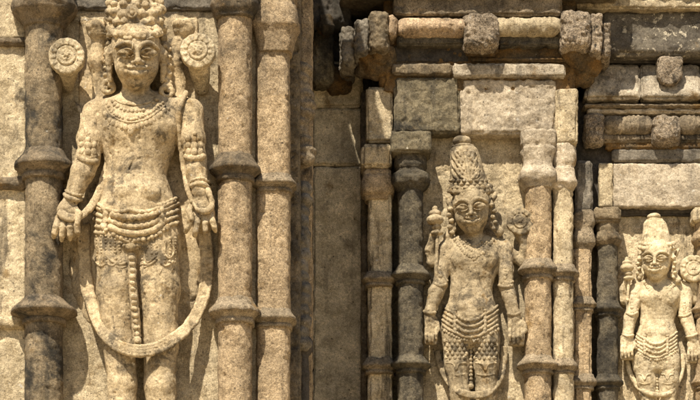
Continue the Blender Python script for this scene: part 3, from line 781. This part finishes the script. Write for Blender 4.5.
def tall_crown(cx, top, bot, w0, w1, d, bay, mat, T, tilt, style):
    v = Vol(cx - w1 - 10, cx + w1 + 12, top - 8, bot + 8, d - w1 - 8, 2, .55)
    H = bot - top
    xs = lambda t: cx - tilt * (1 - t)
    for i in range(9):
        t = .28 + .72 * i / 8; v.ell(c(xs(t), top + H * t, d), (w0 + (w1 - w0) * t ** 1.2, (w0 + (w1 - w0) * t) * .85, H * .13), 3)
    v.ell(c(xs(.05), top + H * .08, d), (w0 * .74, w0 * .7, H * .10), .6); v.ell(c(xs(.15), top + H * .185, d), (w0 * .92, w0 * .85, H * .05), .4)
    for i in range(11):       # diadem of knobs
        a = -1.35 + 2.7 * i / 10
        v.ell(c(xs(1) + w1 * 1.04 * math.sin(a), bot - 2 + 2.5 * math.cos(a), d - w1 * .86 * math.cos(a)), (w1 * .17, w1 * .14, w1 * .15), .5)
        v.ell(c(xs(.9) + w1 * 1.02 * math.sin(a + .12), bot - 6 + 2.0 * math.cos(a), d - w1 * .86 * math.cos(a)), (w1 * .15, w1 * .12, w1 * .14), .5)
    if style == 0:            # leaf relief
        W_ = lambda t: w0 + (w1 - w0) * t ** 1.2
        dd = lambda t, a: d - (w0 + (w1 - w0) * t) * .85 * math.cos(a)
        def S_(t, a): return c(xs(t) + W_(t) * math.sin(a), top + H * t, dd(t, a) - .6)
        def arc(pts, r, op=1, k=.25):
            q = crom(pts, 4); v.path([S_(*p) for p in q], r, k, op)
        arc([(.26, .05), (.5, .05), (.78, .05)], 1.5)
        for j, t in enumerate((.34, .50, .66)):
            for s in (-1, 1):
                arc([(t + .10, s * .18), (t + .02, s * .5), (t - .06, s * .62), (t - .07, s * .36), (t, s * .3)], 1.25)
                arc([(t + .12, s * .5), (t + .05, s * .85), (t - .05, s * 1.05)], 1.2)
                arc([(t + .13, s * .32), (t + .06, s * .68), (t - .04, s * .85)], .7, -1, .2)
        for j, t in enumerate((.80, .865, .93)):
            for i in range(8):
                a = -1.3 + 2.6 * (i + .5 * (j % 2)) / 7.5
                v.ell(S_(t, a) + [0, -1, 0], (2.2, 1.9, 1.5), .3)
    else:                     # upright flutes
        for i in range(9):
            a = -1.25 + 2.5 * i / 8
            q = [(xs(t) + (w0 + (w1 - w0) * t ** 1.5) * 1.0 * math.sin(a) * min(1, .35 + t), top + H * t, d - (w0 + (w1 - w0) * t) * .84 * math.cos(a)) for t in np.linspace(.24, .85, 6)]
            v.path([c(*p) for p in q], [.8, 1.3, 1.5, 1.6, 1.6, 1.5], .3)
    V, F = v.mesh([(4, .35), (2, .18)], 23); return link('crown', V, F, bay, mat, T)

# middle figure
L2 = dict(sh=((448, 246), (503, 246)), neck=(474, 238), nk=.80, bust=258, navel=307,
    cy=[244, 254, 264, 274, 284, 293, 300, 310, 322, 335, 345], cx=[475, 475, 474, 473, 472, 471, 471, 471, 470, 470, 470],
    cw=[27, 27.5, 25.5, 22.5, 20, 20, 22, 25.5, 28, 28.5, 27], dp=[.9, 1.15, 1.2, 1.05, .95, .95, 1.1, 1.15, 1.15, 1.1, 1.],
    legs=[[(456, 338, -12, 14), (457, 365, -12.5, 12.2), (460, 392, -12, 9.8), (461, 420, -11, 9), (461, 450, -10, 7)],
          [(486, 338, -12, 14), (486, 365, -12.5, 12.4), (486, 392, -12, 10.2), (486, 420, -11, 9.4), (486, 450, -10, 7)]],
    arms=[[(446, 249, -13, 8), (442, 270, -14, 7.2), (440, 284, -16, 7), (436, 292, -18, 7.4), (430, 312, -20, 5.8), (430, 320, -20, 5.6)],
          [(505, 249, -13, 8), (506, 270, -14, 7.6), (506, 286, -16, 7.2), (509, 296, -17, 7.2), (514, 314, -19, 5.8), (515, 320, -19, 5.6)]],
    head=((471.5, 209, -22), 18.8, -6, -4, .42, 14), hands=[], plate=(472, 34, 215, 399), scales=True,
    girdle=(470, 317, 29), skirt=[(445, 467, 341, 363), (474, 497, 341, 363)], chain=(471, 344, 386), chd=-17,
    rear=[[(444, 252, -8, 6), (432, 262, -9, 5), (430, 250, -13, 5), (434, 237, -17, 4.4)], [(508, 252, -8, 6.5), (523, 262, -9, 5.4), (525, 250, -12, 5.4), (523, 238, -16, 4.4)]],
    bands=[('armband', [(434, 283), (440, 286), (447, 284)]), ('armband', [(498, 285), (505, 287), (513, 285)]),
           ('bracelet', [(423, 311), (429, 313), (436, 312)]), ('bracelet', [(507, 313), (514, 315), (521, 312)])])
L2['extra'] = small_extra(L2)
_e2 = L2['extra']
def extra2(v, P, W, u):
    _e2(v, P, W, u)
    blockhand(v, 431, 331, 8, 14, -20, .62); blockhand(v, 516, 332, 10, 14, -19, .62)
L2['extra'] = extra2
T2, v2, P2, b2 = statue('stone_statue', 'middle-sized carved figure with tall leafy conical crown and tilted head, in the middle niche', 'statue', 2, M['statue2'], L2, .62, (414, 534, 176, 452, -54, 7), .62)
tall_crown(470.5, 137, 192, 12.5, 20.5, -20, 2, M['statue2'], T2, 9, 0)
dress(T2, v2, L2, .62, 2, M['statue2'])
ribbon('garland', [[(437, 352, -3), (441, 366, -5), (449, 382, -11), (458, 391, -22), (472, 395, -24), (487, 393, -23), (498, 382, -13), (503, 366, -6), (504, 348, -4)]], 2, M['statue2'], T2, .62, 3.1, 2.4)
mace(435, 220, 8.5, -22, 292, 2, M['statue2'], T2)
lotus(520, 222, 13, -19, 2, M['statue2'], T2, .55, 12, 4, 'wheel', ((4, 20), -3))
# right figure
L3 = dict(sh=((638, 287), (684, 287)), neck=(660, 281), nk=.80, bust=297, navel=333,
    cy=[285, 293, 301, 309, 317, 324, 331, 340, 350, 362, 370], cx=[661, 661, 660, 659, 658, 657, 657, 656, 656, 656, 656],
    cw=[22, 22, 20.5, 18, 16.5, 17, 19, 21, 22.5, 23, 22], dp=[.9, 1.15, 1.2, 1.05, .95, .95, 1.1, 1.15, 1.15, 1.1, 1.],
    legs=[[(645, 360, -10, 11.5), (647, 382, -10, 10), (649, 405, -10, 8), (650, 440, -9, 6.5)],
          [(668, 360, -10, 11.5), (668, 382, -10, 10.5), (667, 405, -10, 8.4), (667, 440, -9, 6.5)]],
    arms=[[(636, 290, -10, 7), (633, 304, -12, 6.3), (632, 314, -13, 6), (630, 318, -14, 6.2), (628, 334, -16, 5.2), (628, 338, -16, 5)],
          [(686, 290, -10, 7), (685, 304, -12, 6.3), (685, 314, -13, 6), (687, 320, -14, 6.2), (692, 336, -16, 5.2), (693, 340, -16, 5)]],
    head=((657, 260, -18), 15.5, -14, 2, .42, 13), hands=[], plate=(657, 28, 262, 397), scales=False,
    girdle=(656, 341, 22), skirt=[(637, 652, 361, 374), (660, 675, 361, 374)], chain=(657, 366, 392), chd=-15,
    rear=[[(634, 292, -6, 5), (624, 300, -7, 4.4), (624, 290, -10, 4.2), (627, 281, -14, 3.6)], [(687, 292, -6, 5), (695, 300, -7, 4.4), (696, 290, -10, 4.4), (694, 283, -14, 3.6)]],
    bands=[('armband', [(626, 313), (632, 315), (638, 312)]), ('armband', [(678, 316), (685, 316), (691, 313)]),
           ('bracelet', [(622, 334), (628, 336), (634, 335)]), ('bracelet', [(685, 337), (692, 336), (699, 333)])])
_e3 = small_extra(L3)
def extra3(v, P, W, u):
    _e3(v, P, W, u)
    blockhand(v, 627, 348, 8, 12, -16, .5); blockhand(v, 694, 351, 8.5, 12, -16, .5)
L3['extra'] = extra3
T3, v3, P3, b3 = statue('stone_statue', 'smallest and palest carved figure with fluted crown, in the right niche at the photo edge', 'statue', 3, M['statue3'], L3, .5, (612, 712, 236, 440, -46, 7), .55)
tall_crown(657, 214, 249, 9.5, 16.5, -16, 3, M['statue3'], T3, 3, 1)
dress(T3, v3, L3, .5, 3, M['statue3'])
ribbon('garland', [[(627, 358, -3), (630, 372, -5), (638, 386, -10), (648, 393, -19), (658, 395, -20), (669, 393, -19), (677, 384, -12), (682, 370, -6), (683, 356, -4)]], 3, M['statue3'], T3, .6, 2.6, 2.2)
mace(627, 268, 6.8, -19, 300, 3, M['statue3'], T3)
lotus(693, 269, 13, -17, 3, M['statue3'], T3, .55, 12, 5, 'wheel', ((2, 20), -3))

# ---------------------------------------------------------------- the temple wall
def plain(name, mat, parent, bay, x0, x1, y0, y1, d0, d1):
    return block(name, mat, parent, bay, x0, x1, y0, y1, d0, d1, step=9, amp=.8, r=3)
# left bay
W1 = thing('temple_wall', 'pale stone wall bay behind the largest figure, at the left edge', 'wall', 140, 520, 1)
block('niche_back', 'panel', W1, 1, 58, 262, 10, 470, 0, 30, seed=2, amp=.7)
block('side_course', 'panel', W1, 1, -60, 27, 44, 470, -6, 30, seed=3)
block('side_course', 'panel', W1, 1, -60, 27, -20, 39, -8, 30, seed=4)
block('top_course', 'grey', W1, 1, 60, 262, -80, 9, -5, 30, seed=5, amp=1.3)
block('moulding', 'collar', W1, 1, -60, 27, 37, 44.5, -13, 0, seed=6, amp=.9, r=3)
block('moulding', 'collar', W1, 1, -60, 28, 175, 188, -15, 0, seed=7, amp=.8, r=5)
block('moulding', 'panel', W1, 1, -60, 28, 315, 328, -14, 0, seed=8, amp=.8, r=5)
block('side_slab', 'shaft', W1, 1, 300, 311.5, -80, 470, 96, 175, seed=9, r=1.5, amp=1.4)
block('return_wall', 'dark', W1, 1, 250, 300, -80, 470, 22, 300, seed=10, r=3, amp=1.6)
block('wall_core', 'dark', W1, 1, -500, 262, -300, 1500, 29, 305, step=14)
block('ledge', 'panel', W1, 1, -500, 300, 470, 520, -70, 60, seed=11, step=4, r=4)
block('plinth', 'panel', W1, 1, -520, 306, 520, 1490, -90, 60, seed=12, step=8, r=4)
block('upper_course', 'grey', W1, 1, -500, 300, -300, -78, -40, 60, seed=13, step=6, r=4)
# recess between left and middle bays
W0 = thing('recess_wall', 'shaded stone wall, brightened in colour, in the deep recess between left and middle bays', 'wall', 340, 520, 0)
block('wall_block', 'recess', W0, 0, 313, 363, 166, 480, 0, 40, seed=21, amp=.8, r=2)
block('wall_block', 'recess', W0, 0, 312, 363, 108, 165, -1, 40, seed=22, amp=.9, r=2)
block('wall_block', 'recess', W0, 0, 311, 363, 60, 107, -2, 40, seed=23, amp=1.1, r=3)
block('corbel', 'olive', W0, 0, 312, 333, 27, 84, -26, 10, seed=24, amp=1.6, r=4)
block('corbel', 'rust', W0, 0, 326, 352, 62, 92, -14, 10, seed=25, amp=2, r=6)
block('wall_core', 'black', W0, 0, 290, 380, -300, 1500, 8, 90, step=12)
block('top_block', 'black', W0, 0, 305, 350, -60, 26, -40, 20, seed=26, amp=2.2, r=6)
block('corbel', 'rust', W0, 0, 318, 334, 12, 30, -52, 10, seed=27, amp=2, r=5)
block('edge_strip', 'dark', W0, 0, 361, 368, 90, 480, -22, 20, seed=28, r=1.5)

# ribbed stone corner figures on the return of the left bay
CF = thing('corner_carving', 'grey blackened carved figures on the shaded return beside the left bay', 'carving', 303, 470, 1, 60)
vf = Vol(286, 326, 60, 475, 20, 110, .9)
rs = random.Random(4)
for y in range(70, 165, 9): vf.ell(c(302.5 + 3 * math.sin(y * .13), y, 50), (9 + 3 * rs.random(), 13, 7 + 2 * rs.random()), 2)
vf.cone(c(305, 82, 48), c(309, 108, 50), 5, 4, 2); vf.cone(c(306, 118, 46), c(305, 150, 48), 4.5, 3.5, 2); vf.ell(c(301, 72, 50), (8, 9, 9), 2)
V, F = vf.mesh([(14, 1.5), (6, 1.), (3, .5)], 31); link('upper_figure', V, F, 1, M['mid'], CF)
vf = Vol(284, 328, 180, 350, 20, 110, .9)
for y in range(190, 345, 11): vf.ell(c(302 + 2 * math.sin(y * .2), y, 56), (7 + 3 * rs.random(), 12, 8), 2)
vf.cone(c(297, 225, 50), c(299, 260, 50), 5, 4, 2); vf.ell(c(302, 240, 48), (6, 7, 8), 1); vf.cone(c(307, 232, 55), c(306, 262, 56), 3, 3.5, 2)
V, F = vf.mesh([(14, 1.5), (6, 1.), (3, .5)], 33); link('lower_figure', V, F, 1, M['grey'], CF)
turn('post', 'black', CF, 1, 303, 62, [(262, 4), (300, 5), (336, 5.5), (341, 10), (350, 10), (356, 6), (470, 7)], seed=34)

PG = 'round shafts flanking the niches'
def prof(y0, y1, r, cols, cap=None):
    """shaft with ring collars: cols = [(top, bottom, radius)]"""
    p = list(cap) if cap else [(y0, r)]
    for a, b, q in cols:
        m = (a + b) / 2; h = b - a
        p += [(a - 1, r), (a, r * 1.1), (a + h * .22, q * .93), (a + h * .42, q), (a + h * .58, q * .98), (a + h * .72, q * .86), (a + h * .78, r * 1.17), (b - h * .06, r * 1.17), (b, r)]
    p.append((y1, r)); return p
def ringprof(a, b, r, q):
    h = b - a
    return [(a - h * .05, r * .9), (a, r * 1.04), (a + h * .12, r + (q - r) * .30), (a + h * .30, r + (q - r) * .80), (a + h * .40, q * 1.05), (a + h * .52, q * 1.06), (a + h * .55, q * 1.0),
            (a + h * .66, r + (q - r) * .45), (a + h * .72, r * 1.05), (a + h * .76, r * 1.14), (a + h * .90, r * 1.14), (a + h * .94, r * .9)]
def pillar(label, bay, cx, d, r, y0, y1, mat, cols, caps=(), cmat='collar', seed=0, sq=2., group=PG, shaftprof=None, name='pillar', capmat=None, amp=1.):
    T = thing(name, label, 'pillar', cx, y1, bay, d, group)
    turn('shaft', mat, T, bay, cx, d, shaftprof or [(y0, r * .97), (y1, r)], seed=seed, sq=sq, amp=amp)
    for i, (a, b, q) in enumerate(cols): turn('collar', cmat if not isinstance(cmat, (list, tuple)) else cmat[i], T, bay, cx, d, ringprof(a, b, r, q), seed=seed + 3 + i, sq=max(sq, 2.2), amp=1.1)
    for kind, *a in caps:
        if kind == 'turn': turn('capital', a[0], T, bay, cx, d, a[1], seed=seed + 11, sq=a[2], amp=1.2)
        else:
            x0, x1, ya, yb, dd = a[1:]; block('capital_block', a[0], T, bay, x0, x1, ya, yb, d - dd, d + r, seed=seed + 17, r=2.5, amp=1.1)
    return T
pillar('thick dark round pillar with flared dark cap, leftmost', 1, 44, -16, 19, 22, 470, 'dark', [(152, 184, 28), (299, 328, 31)],
       [('turn', 'collar', [(-40, 22), (-20, 27), (2, 30), (9, 33), (15, 31), (22, 24), (25, 21), (29, 20)], 2.3)], seed=40)
TB = pillar('warm round pillar with two ring collars, the lower one chipped, right of the largest figure', 1, 235, -16, 17, 14, 470, 'shaft', [(157, 186, 24)],
       [('turn', 'collar', [(-40, 20), (2, 23), (8, 24), (14, 22), (17, 19), (20, 19), (21, 17)], 4.)], seed=50)
o = turn('collar', 'mid', TB, 1, 235, -16, ringprof(300, 328, 17, 24), seed=51, sq=2.4, amp=2.0); o['label'] = 'chipped lower collar'
TC = thing('pilaster', 'broad warm rounded pilaster with sloping cap, at the right end of the left bay', 'pilaster', 273, 470, 1)
turn('shaft', 'shaft', TC, 1, 273, 6, [(36, 16.5), (101, 17), (103, 16.2), (105, 17.3), (470, 17.2)], seed=60, sq=3.)
for a, b, m_ in ((177, 197, 'mid'), (311, 332, 'mid')): turn('collar', m_, TC, 1, 274, 5, ringprof(a, b, 16, 21.5), seed=61 + a, sq=3.4)
turn('capital', 'shaft', TC, 1, 275, 4, [(-40, 22), (3, 22), (5, 20.5), (9, 20.5), (10, 22), (27, 25), (31, 25), (33, 23), (38, 21), (56, 17)], seed=65, sq=4.)

# middle bay
W2 = thing('temple_wall', 'stone wall bay of the middle niche', 'wall', 470, 520, 2)
block('niche_back', 'panel', W2, 2, 416, 530, 128, 480, 0, 30, seed=70, amp=1.)
block('wall_core', 'olive', W2, 2, 372, 574, -300, 1500, 24, 160, step=12)
block('frieze_back', 'rust', W2, 2, 384, 575, -60, 92, -16, 30, seed=71, amp=1.8)
block('ledge', 'panel', W2, 2, 355, 590, 447, 490, -62, 30, seed=72, step=4, r=4)
block('plinth', 'panel', W2, 2, 350, 600, 490, 1490, -80, 40, seed=73, step=8, r=4)
LB = 'stone lintel blocks over the middle niche'
sole('lintel_block', 'dark olive lintel block with worn carving, left half above the middle niche', 'lintel', 'olive', 2, 394, 460, 75, 133, -18, 5, group=LB, seed=74, r=3, carve=(8, .8), step=1.3)
sole('lintel_block', 'bleached pitted lintel block, right half above the middle niche', 'lintel', 'white', 2, 460.3, 556, 77, 134, -18, 5, group=LB, seed=75, r=4, amp=1.3, step=1.3)
sole('stone_slab', 'thin dark slab on top of the olive lintel block', 'slab', 'dark', 2, 392, 452, 63, 74.5, -22, 4, seed=76, r=2)
sole('stone_slab', 'thin grey slab on top of the bleached lintel block', 'slab', 'streak', 2, 452.5, 566, 63, 76.5, -24, 4, seed=77, r=2)
EG = 'dark and warm pilasters of the middle niche'
TD = thing('pilaster', 'half shaded pilaster on the left corner of the middle bay', 'pilaster', 378, 470, 2)
block('shaft', 'panel', TD, 2, 366, 393, 86, 142, -12, 20, seed=80, r=3)
block('shaft', 'panel', TD, 2, 368, 392, 190, 470, -12, 20, seed=81, r=4, step=1.4)
block('capital', 'panel', TD, 2, 361, 392, 142.5, 167, -17, 20, seed=82, r=4)
block('capital', 'shaft', TD, 2, 363, 391, 167.5, 179, -14, 20, seed=83, r=3, amp=1.4)
turn('capital', 'shaft', TD, 2, 377.5, -2, [(178, 14), (182, 15.5), (192, 17), (196, 16), (198, 13), (202, 12)], seed=84, sq=4.)
for a, b in ((274, 290), (360, 377)): turn('collar', 'mid', TD, 2, 379, -3, ringprof(a, b, 12.5, 16.5), seed=85 + a, sq=4.)
pillar('dark round pillar left of the middle figure', 2, 410.5, -12, 13, 180, 470, 'soot_shade', [(267, 288, 19.5), (357, 376, 19.5)],
       [('block', 'olive', 391, 431, 130.5, 152, 21), ('turn', 'soot_shade', [(152, 16), (154, 15.5), (168, 16), (170, 14), (173, 14), (176, 18), (181, 19.5), (186, 18.5), (190, 14), (193, 12)], 2.8)], seed=90, cmat='soot_shade')
pillar('warm round pillar right of the middle figure', 2, 538, -12, 13.6, 175, 470, 'shaft', [(261, 283, 19.5), (357, 377, 20)],
       [('turn', 'white', [(134, 18), (136, 18.5), (146, 17.5), (149, 16.2), (151, 17.5), (164, 14.5), (168, 15), (171, 17), (176, 19.5), (181, 19), (187, 15), (190, 13.5)], 3.2)], seed=100, cmat='mid')
pillar('slim pale pillar with swollen capital, at the right corner of the middle bay', 2, 563, -8, 10.5, 180, 470, 'panel', [(266, 284, 15), (360, 377, 15)],
       [('turn', 'white', [(144, 9), (147, 12), (156, 13.3), (164, 12.5), (169, 10.5), (170, 11.5), (180, 13), (184, 14.5), (188, 12), (191, 10)], 2.6)], seed=110, cmat='mid')
sole('stone_block', 'pale block with slanting top shadow above the slim pillar', 'block', 'panel', 2, 555.5, 578, 88, 143, -20, 20, seed=115, r=3)
# cornice of the middle bay
CT = thing('cornice', 'moulded cornice with square pitted bosses over the middle niche', 'cornice', 480, 60, 2, -20)
block('top_slab', 'mid', CT, 2, 393, 562, -10, 15, -32, 0, seed=120, r=2, amp=1.4)
V, F = rbox(396, 470, 14.5, 35, -38, -4, r=9, seed=121, amp=1., ribs=(5.2, .6)); o = link('roll_moulding', V, F, 2, M['orange'], CT)
V, F = rbox(490, 563, 14.5, 34, -38, -4, r=9, seed=122, amp=1., ribs=(5.2, .6)); o = link('roll_moulding', V, F, 2, M['panel'], CT)
block('under_moulding', 'soot_shade', CT, 2, 397, 466, 35, 45, -28, 0, seed=123, r=2, ribs=(2.8, .4)); block('under_moulding', 'soot_shade', CT, 2, 498, 562, 35, 46, -28, 0, seed=124, r=2, amp=1.5, carve=(5, .5))  # dark stone colour also paints in the shade under the roll
block('soffit', 'black', CT, 2, 394, 470, 45, 63, -17, 0, seed=125, r=2); block('soffit', 'rust', CT, 2, 470.5, 566, 45, 62, -18, 0, seed=126, r=3, amp=1.5)  # left soffit near-black: patina plus shade put into the colour
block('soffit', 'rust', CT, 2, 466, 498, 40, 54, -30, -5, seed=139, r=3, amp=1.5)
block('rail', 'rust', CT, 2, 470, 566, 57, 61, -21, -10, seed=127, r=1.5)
def boss(nm, mat, x0, x1, y0, y1, d0, d1, bay, T, seed, ex=3.2):
    cx, cy, hx, hz = (x0 + x1) / 2, (y0 + y1) / 2, (x1 - x0) / 2, (y1 - y0) / 2
    dm = (d0 + d1) / 2; hy = (d1 - d0) / 2
    v = Vol(x0 - 5, x1 + 5, y0 - 5, y1 + 5, d0 - 5, d1 + 5, .8)
    v.box(c(cx, cy, d0) + [0, hy, 0], hx, hy, hz, min(hx, hz) * .62, 0)
    v.box(c(cx, cy, d0) + [0, hy, 0], hx + .8, hy * .55, hz + .8, min(hx, hz) * .5, 1)
    V, F = v.mesh([(10, .9), (4, 1.1), (2.4, .9)], seed); return link(nm, V, F, bay, M[mat], T)
boss('boss', 'speck', 464, 499, 10, 47, -45, -8, 2, CT, 130); boss('boss', 'speck', 562, 591, 8, 47, -45, -8, 2, CT, 131)
boss('end_boss', 'dark', 370, 388, 10, 48, -45, 0, 2, CT, 132)
block('end_roll', 'orange', CT, 2, 386, 397, 14, 36, -40, -5, seed=133, r=4)
boss('end_plate', 'grey', 355, 369, 18, 54, -36, 30, 2, CT, 134); boss('end_plate', 'grey', 341, 354, 26, 63, -26, 44, 2, CT, 135)
boss('end_plate', 'speck', 590, 602, 12, 53, -36, 20, 2, CT, 136); boss('end_plate', 'speck', 602, 611, 22, 56, -26, 30, 2, CT, 137)
vb_ = Vol(352, 398, 50, 96, -52, 20, .9)
for x, y, d, r in ((366, 58, -14, 10), (378, 56, -18, 10), (388, 54, -18, 8), (374, 70, -8, 10), (384, 73, -8, 8), (362, 72, 0, 8), (390, 64, -12, 7)): vb_.ell(c(x, y, d), (r, r * 1.2, r * .9), 3)
V, F = vb_.mesh([(9, 2.), (4, 1.), (2, .4)], 138); link('corner_bracket', V, F, 2, M['rust'], CT)
block('corner_bracket', 'rust', CT, 2, 379, 391, 74, 86, -15, 0, seed=140, r=3)
vb_ = Vol(552, 608, 42, 102, -60, 20, .9)
for x, y, d, r in ((574, 54, -18, 13), (588, 57, -13, 13), (580, 68, -10, 11), (594, 66, -4, 10), (576, 80, -2, 9), (586, 80, 4, 8)): vb_.ell(c(x, y, d), (r, r * 1.1, r * .9), 3)
V, F = vb_.mesh([(9, 2.), (4, 1.), (2, .4)], 141); link('corner_bracket', V, F, 2, M['rust'], CT)
block('upper_course', 'dark', CT, 2, 340, 620, -300, -9, -44, 40, seed=142, step=5, r=3)

# right bay
W3 = thing('temple_wall', 'pale stone wall bay behind the smallest figure, at the right edge', 'wall', 680, 520, 3)
block('niche_back', 'panel', W3, 3, 612, 800, 200, 480, 0, 30, seed=150)
block('wall_core', 'black', W3, 3, 560, 1300, -300, 1500, 26, 160, step=12)
block('niche_side', 'olive', W3, 3, 564, 611.5, 214, 480, 2, 30, seed=155)
block('back_course', 'black', W3, 3, 568, 1100, 100, 215, -6, 28, seed=151, step=3)
block('upper_back', 'olive', W3, 3, 584, 1100, -60, 108, -4, 28, seed=152, step=3)
block('ledge', 'panel', W3, 3, 565, 1300, 436, 480, -55, 30, seed=153, step=5, r=4)
block('plinth', 'panel', W3, 3, 560, 1320, 480, 1490, -70, 40, seed=154, step=8, r=4)
TH = thing('pilaster', 'narrow tan pilaster set back between the middle and right bays', 'pilaster', 582, 470, 2, 12)
block('shaft', 'shaft', TH, 2, 573, 592, 246, 470, 6, 80, seed=160, r=3)
block('shaft', 'grey', TH, 2, 575, 593, 160, 212, 8, 80, seed=161, r=3)
turn('capital', 'mid', TH, 2, 583, 15, [(212, 9), (216, 11), (224, 12), (230, 10), (234, 10.5), (240, 12.5), (245, 12.5), (249, 10), (252, 9)], seed=162, sq=3.5)
for a, b in ((299, 314), (376, 392)): turn('collar', 'mid', TH, 2, 583, 15, ringprof(a, b, 9.5, 13), seed=163 + a, sq=4.)
pillar('very dark slim round pillar left of the smallest figure', 3, 607.5, -12, 10.8, 238, 470, 'soot_shade', [(303, 319, 14.5), (376, 392, 14.5)],
       [('block', 'dark', 594, 621, 206.5, 221, 15), ('turn', 'dark', [(221, 12), (223, 11.5), (231, 12), (233, 11), (236, 13.5), (240, 15), (243, 14), (247, 10.5)], 2.6)], seed=170, cmat='soot_shade')
pillar('warm pillar cut by the right edge of the photo', 3, 707, -12, 11, 238, 470, 'shaft', [(303, 319, 14.5), (376, 392, 14.5)],
       [('block', 'panel', 693, 722, 206.5, 221, 15), ('turn', 'shaft', [(221, 12), (231, 12), (236, 13.5), (240, 15), (243, 14), (247, 10.5)], 2.6)], seed=180, cmat='shaft')
LG = 'pale fluted lintel blocks over the right niche'
for (x0, x1, lb, mt) in ((599, 613.3, 'narrow stained lintel block at the left end over the right niche', 'panel'), (613.4, 720, 'long pale streaked lintel block over the right niche, cut by the photo edge', 'white')):
    sole('lintel_block', lb, 'lintel', mt, 3, x0, x1, 163, 207, -15, 6, group=LG, seed=int(x0), r=1.4, chip=.8, amp=.9, step=1.3)
sole('stone_slab', 'grey bevelled slab above the pale fluted lintel blocks', 'slab', 'grey', 3, 612, 800, 147, 162, -15, 6, seed=190, r=3)
CR = thing('cornice', 'ribbed cornice roll with round bosses over the right niche', 'cornice', 660, 145, 3, -20)
V, F = rbox(600, 656, 113, 133, -25, 0, r=8, seed=191, amp=.9, ribs=(4.6, .7)); link('roll_moulding', V, F, 3, M['mid'], CR)
V, F = rbox(678, 800, 113, 133, -25, 0, r=8, seed=192, amp=.9, ribs=(4.6, .7)); link('roll_moulding', V, F, 3, M['mid'], CR)
V, F = rbox(598, 800, 133, 142, -19, 0, r=3, seed=193, amp=1., ribs=(3.4, .7)); link('under_moulding', V, F, 3, M['collar'], CR)
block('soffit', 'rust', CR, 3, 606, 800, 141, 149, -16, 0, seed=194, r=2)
boss('boss', 'speck', 586, 604, 112, 142, -29, 0, 3, CR, 195); boss('boss', 'speck', 653, 681, 113, 142, -30, 0, 3, CR, 196)
block('fillet', 'mid', CR, 3, 584, 800, 103, 107, -26, 0, seed=197, r=1.4, step=1.3); block('fillet', 'white', CR, 3, 588, 800, 108, 113, -22, 0, seed=198, r=1.4, step=1.3)
SB = thing('sloping_course', 'stained sloping stone course with hanging tongue under the dark eave', 'course', 650, 102, 3, -20)
def slope(V):
    V = V.copy(); t = np.clip((-V[:, 2] - 60) / 42, 0, 1)
    V[:, 1] -= t * 20 - 10; V[:, 0] = np.where(V[:, 0] < 640, V[:, 0] - (t - 1) * 12 * np.clip((640 - V[:, 0]) / 40, 0, 1), V[:, 0]); return V
V, F = rbox(584, 640, 62, 102, -20, 5, r=3, seed=200, amp=1.2, shear=slope); link('sloping_block', V, F, 3, M['streak'], SB)
V, F = rbox(640.5, 700, 62, 102, -20, 5, r=3, seed=201, amp=1.2, shear=slope); link('sloping_block', V, F, 3, M['streak'], SB)
V, F = rbox(700.5, 800, 62, 102, -20, 5, r=3, seed=202, amp=1.2, shear=slope); link('sloping_block', V, F, 3, M['panel'], SB)
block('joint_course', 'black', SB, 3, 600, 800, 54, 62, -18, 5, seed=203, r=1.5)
vt = Vol(650, 690, 50, 94, -62, 0, .8)
vt.box(c(669.5, 67, -27), 12, 9, 8, 3, 0); vt.disc(c(669.5, 75, -27), 12, 9, 3, 2)
V, F = vt.mesh([(8, 1.), (4, .7), (2, .5)], 204); link('tongue', V, F, 3, M['speck'], SB)
EV = thing('eave', 'thick charcoal eave slab with white lichen patches, upper right', 'eave', 700, 55, 3, -60)
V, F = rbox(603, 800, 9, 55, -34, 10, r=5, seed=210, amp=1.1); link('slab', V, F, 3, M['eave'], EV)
block('bedding', 'panel', EV, 3, 575, 800, -10, 8.5, -44, 0, seed=211, r=2, amp=1.8)
block('upper_course', 'dark', EV, 3, 600, 1300, -300, -9.5, -50, 40, seed=212, step=5, r=3)
# ground
V = np.array([[-60, -60, 0], [60, -60, 0], [60, 60, 0], [-60, 60, 0]], float); V *= [1, 1, 0]
me = bpy.data.meshes.new('ground'); me.from_pydata([(x, y, -3.35) for x, y, z in V * 15], [], [(0, 1, 2, 3)])
g = bpy.data.objects.new('ground', me); sc.collection.objects.link(g); me.materials.append(M['panel']); g['kind'] = 'structure'
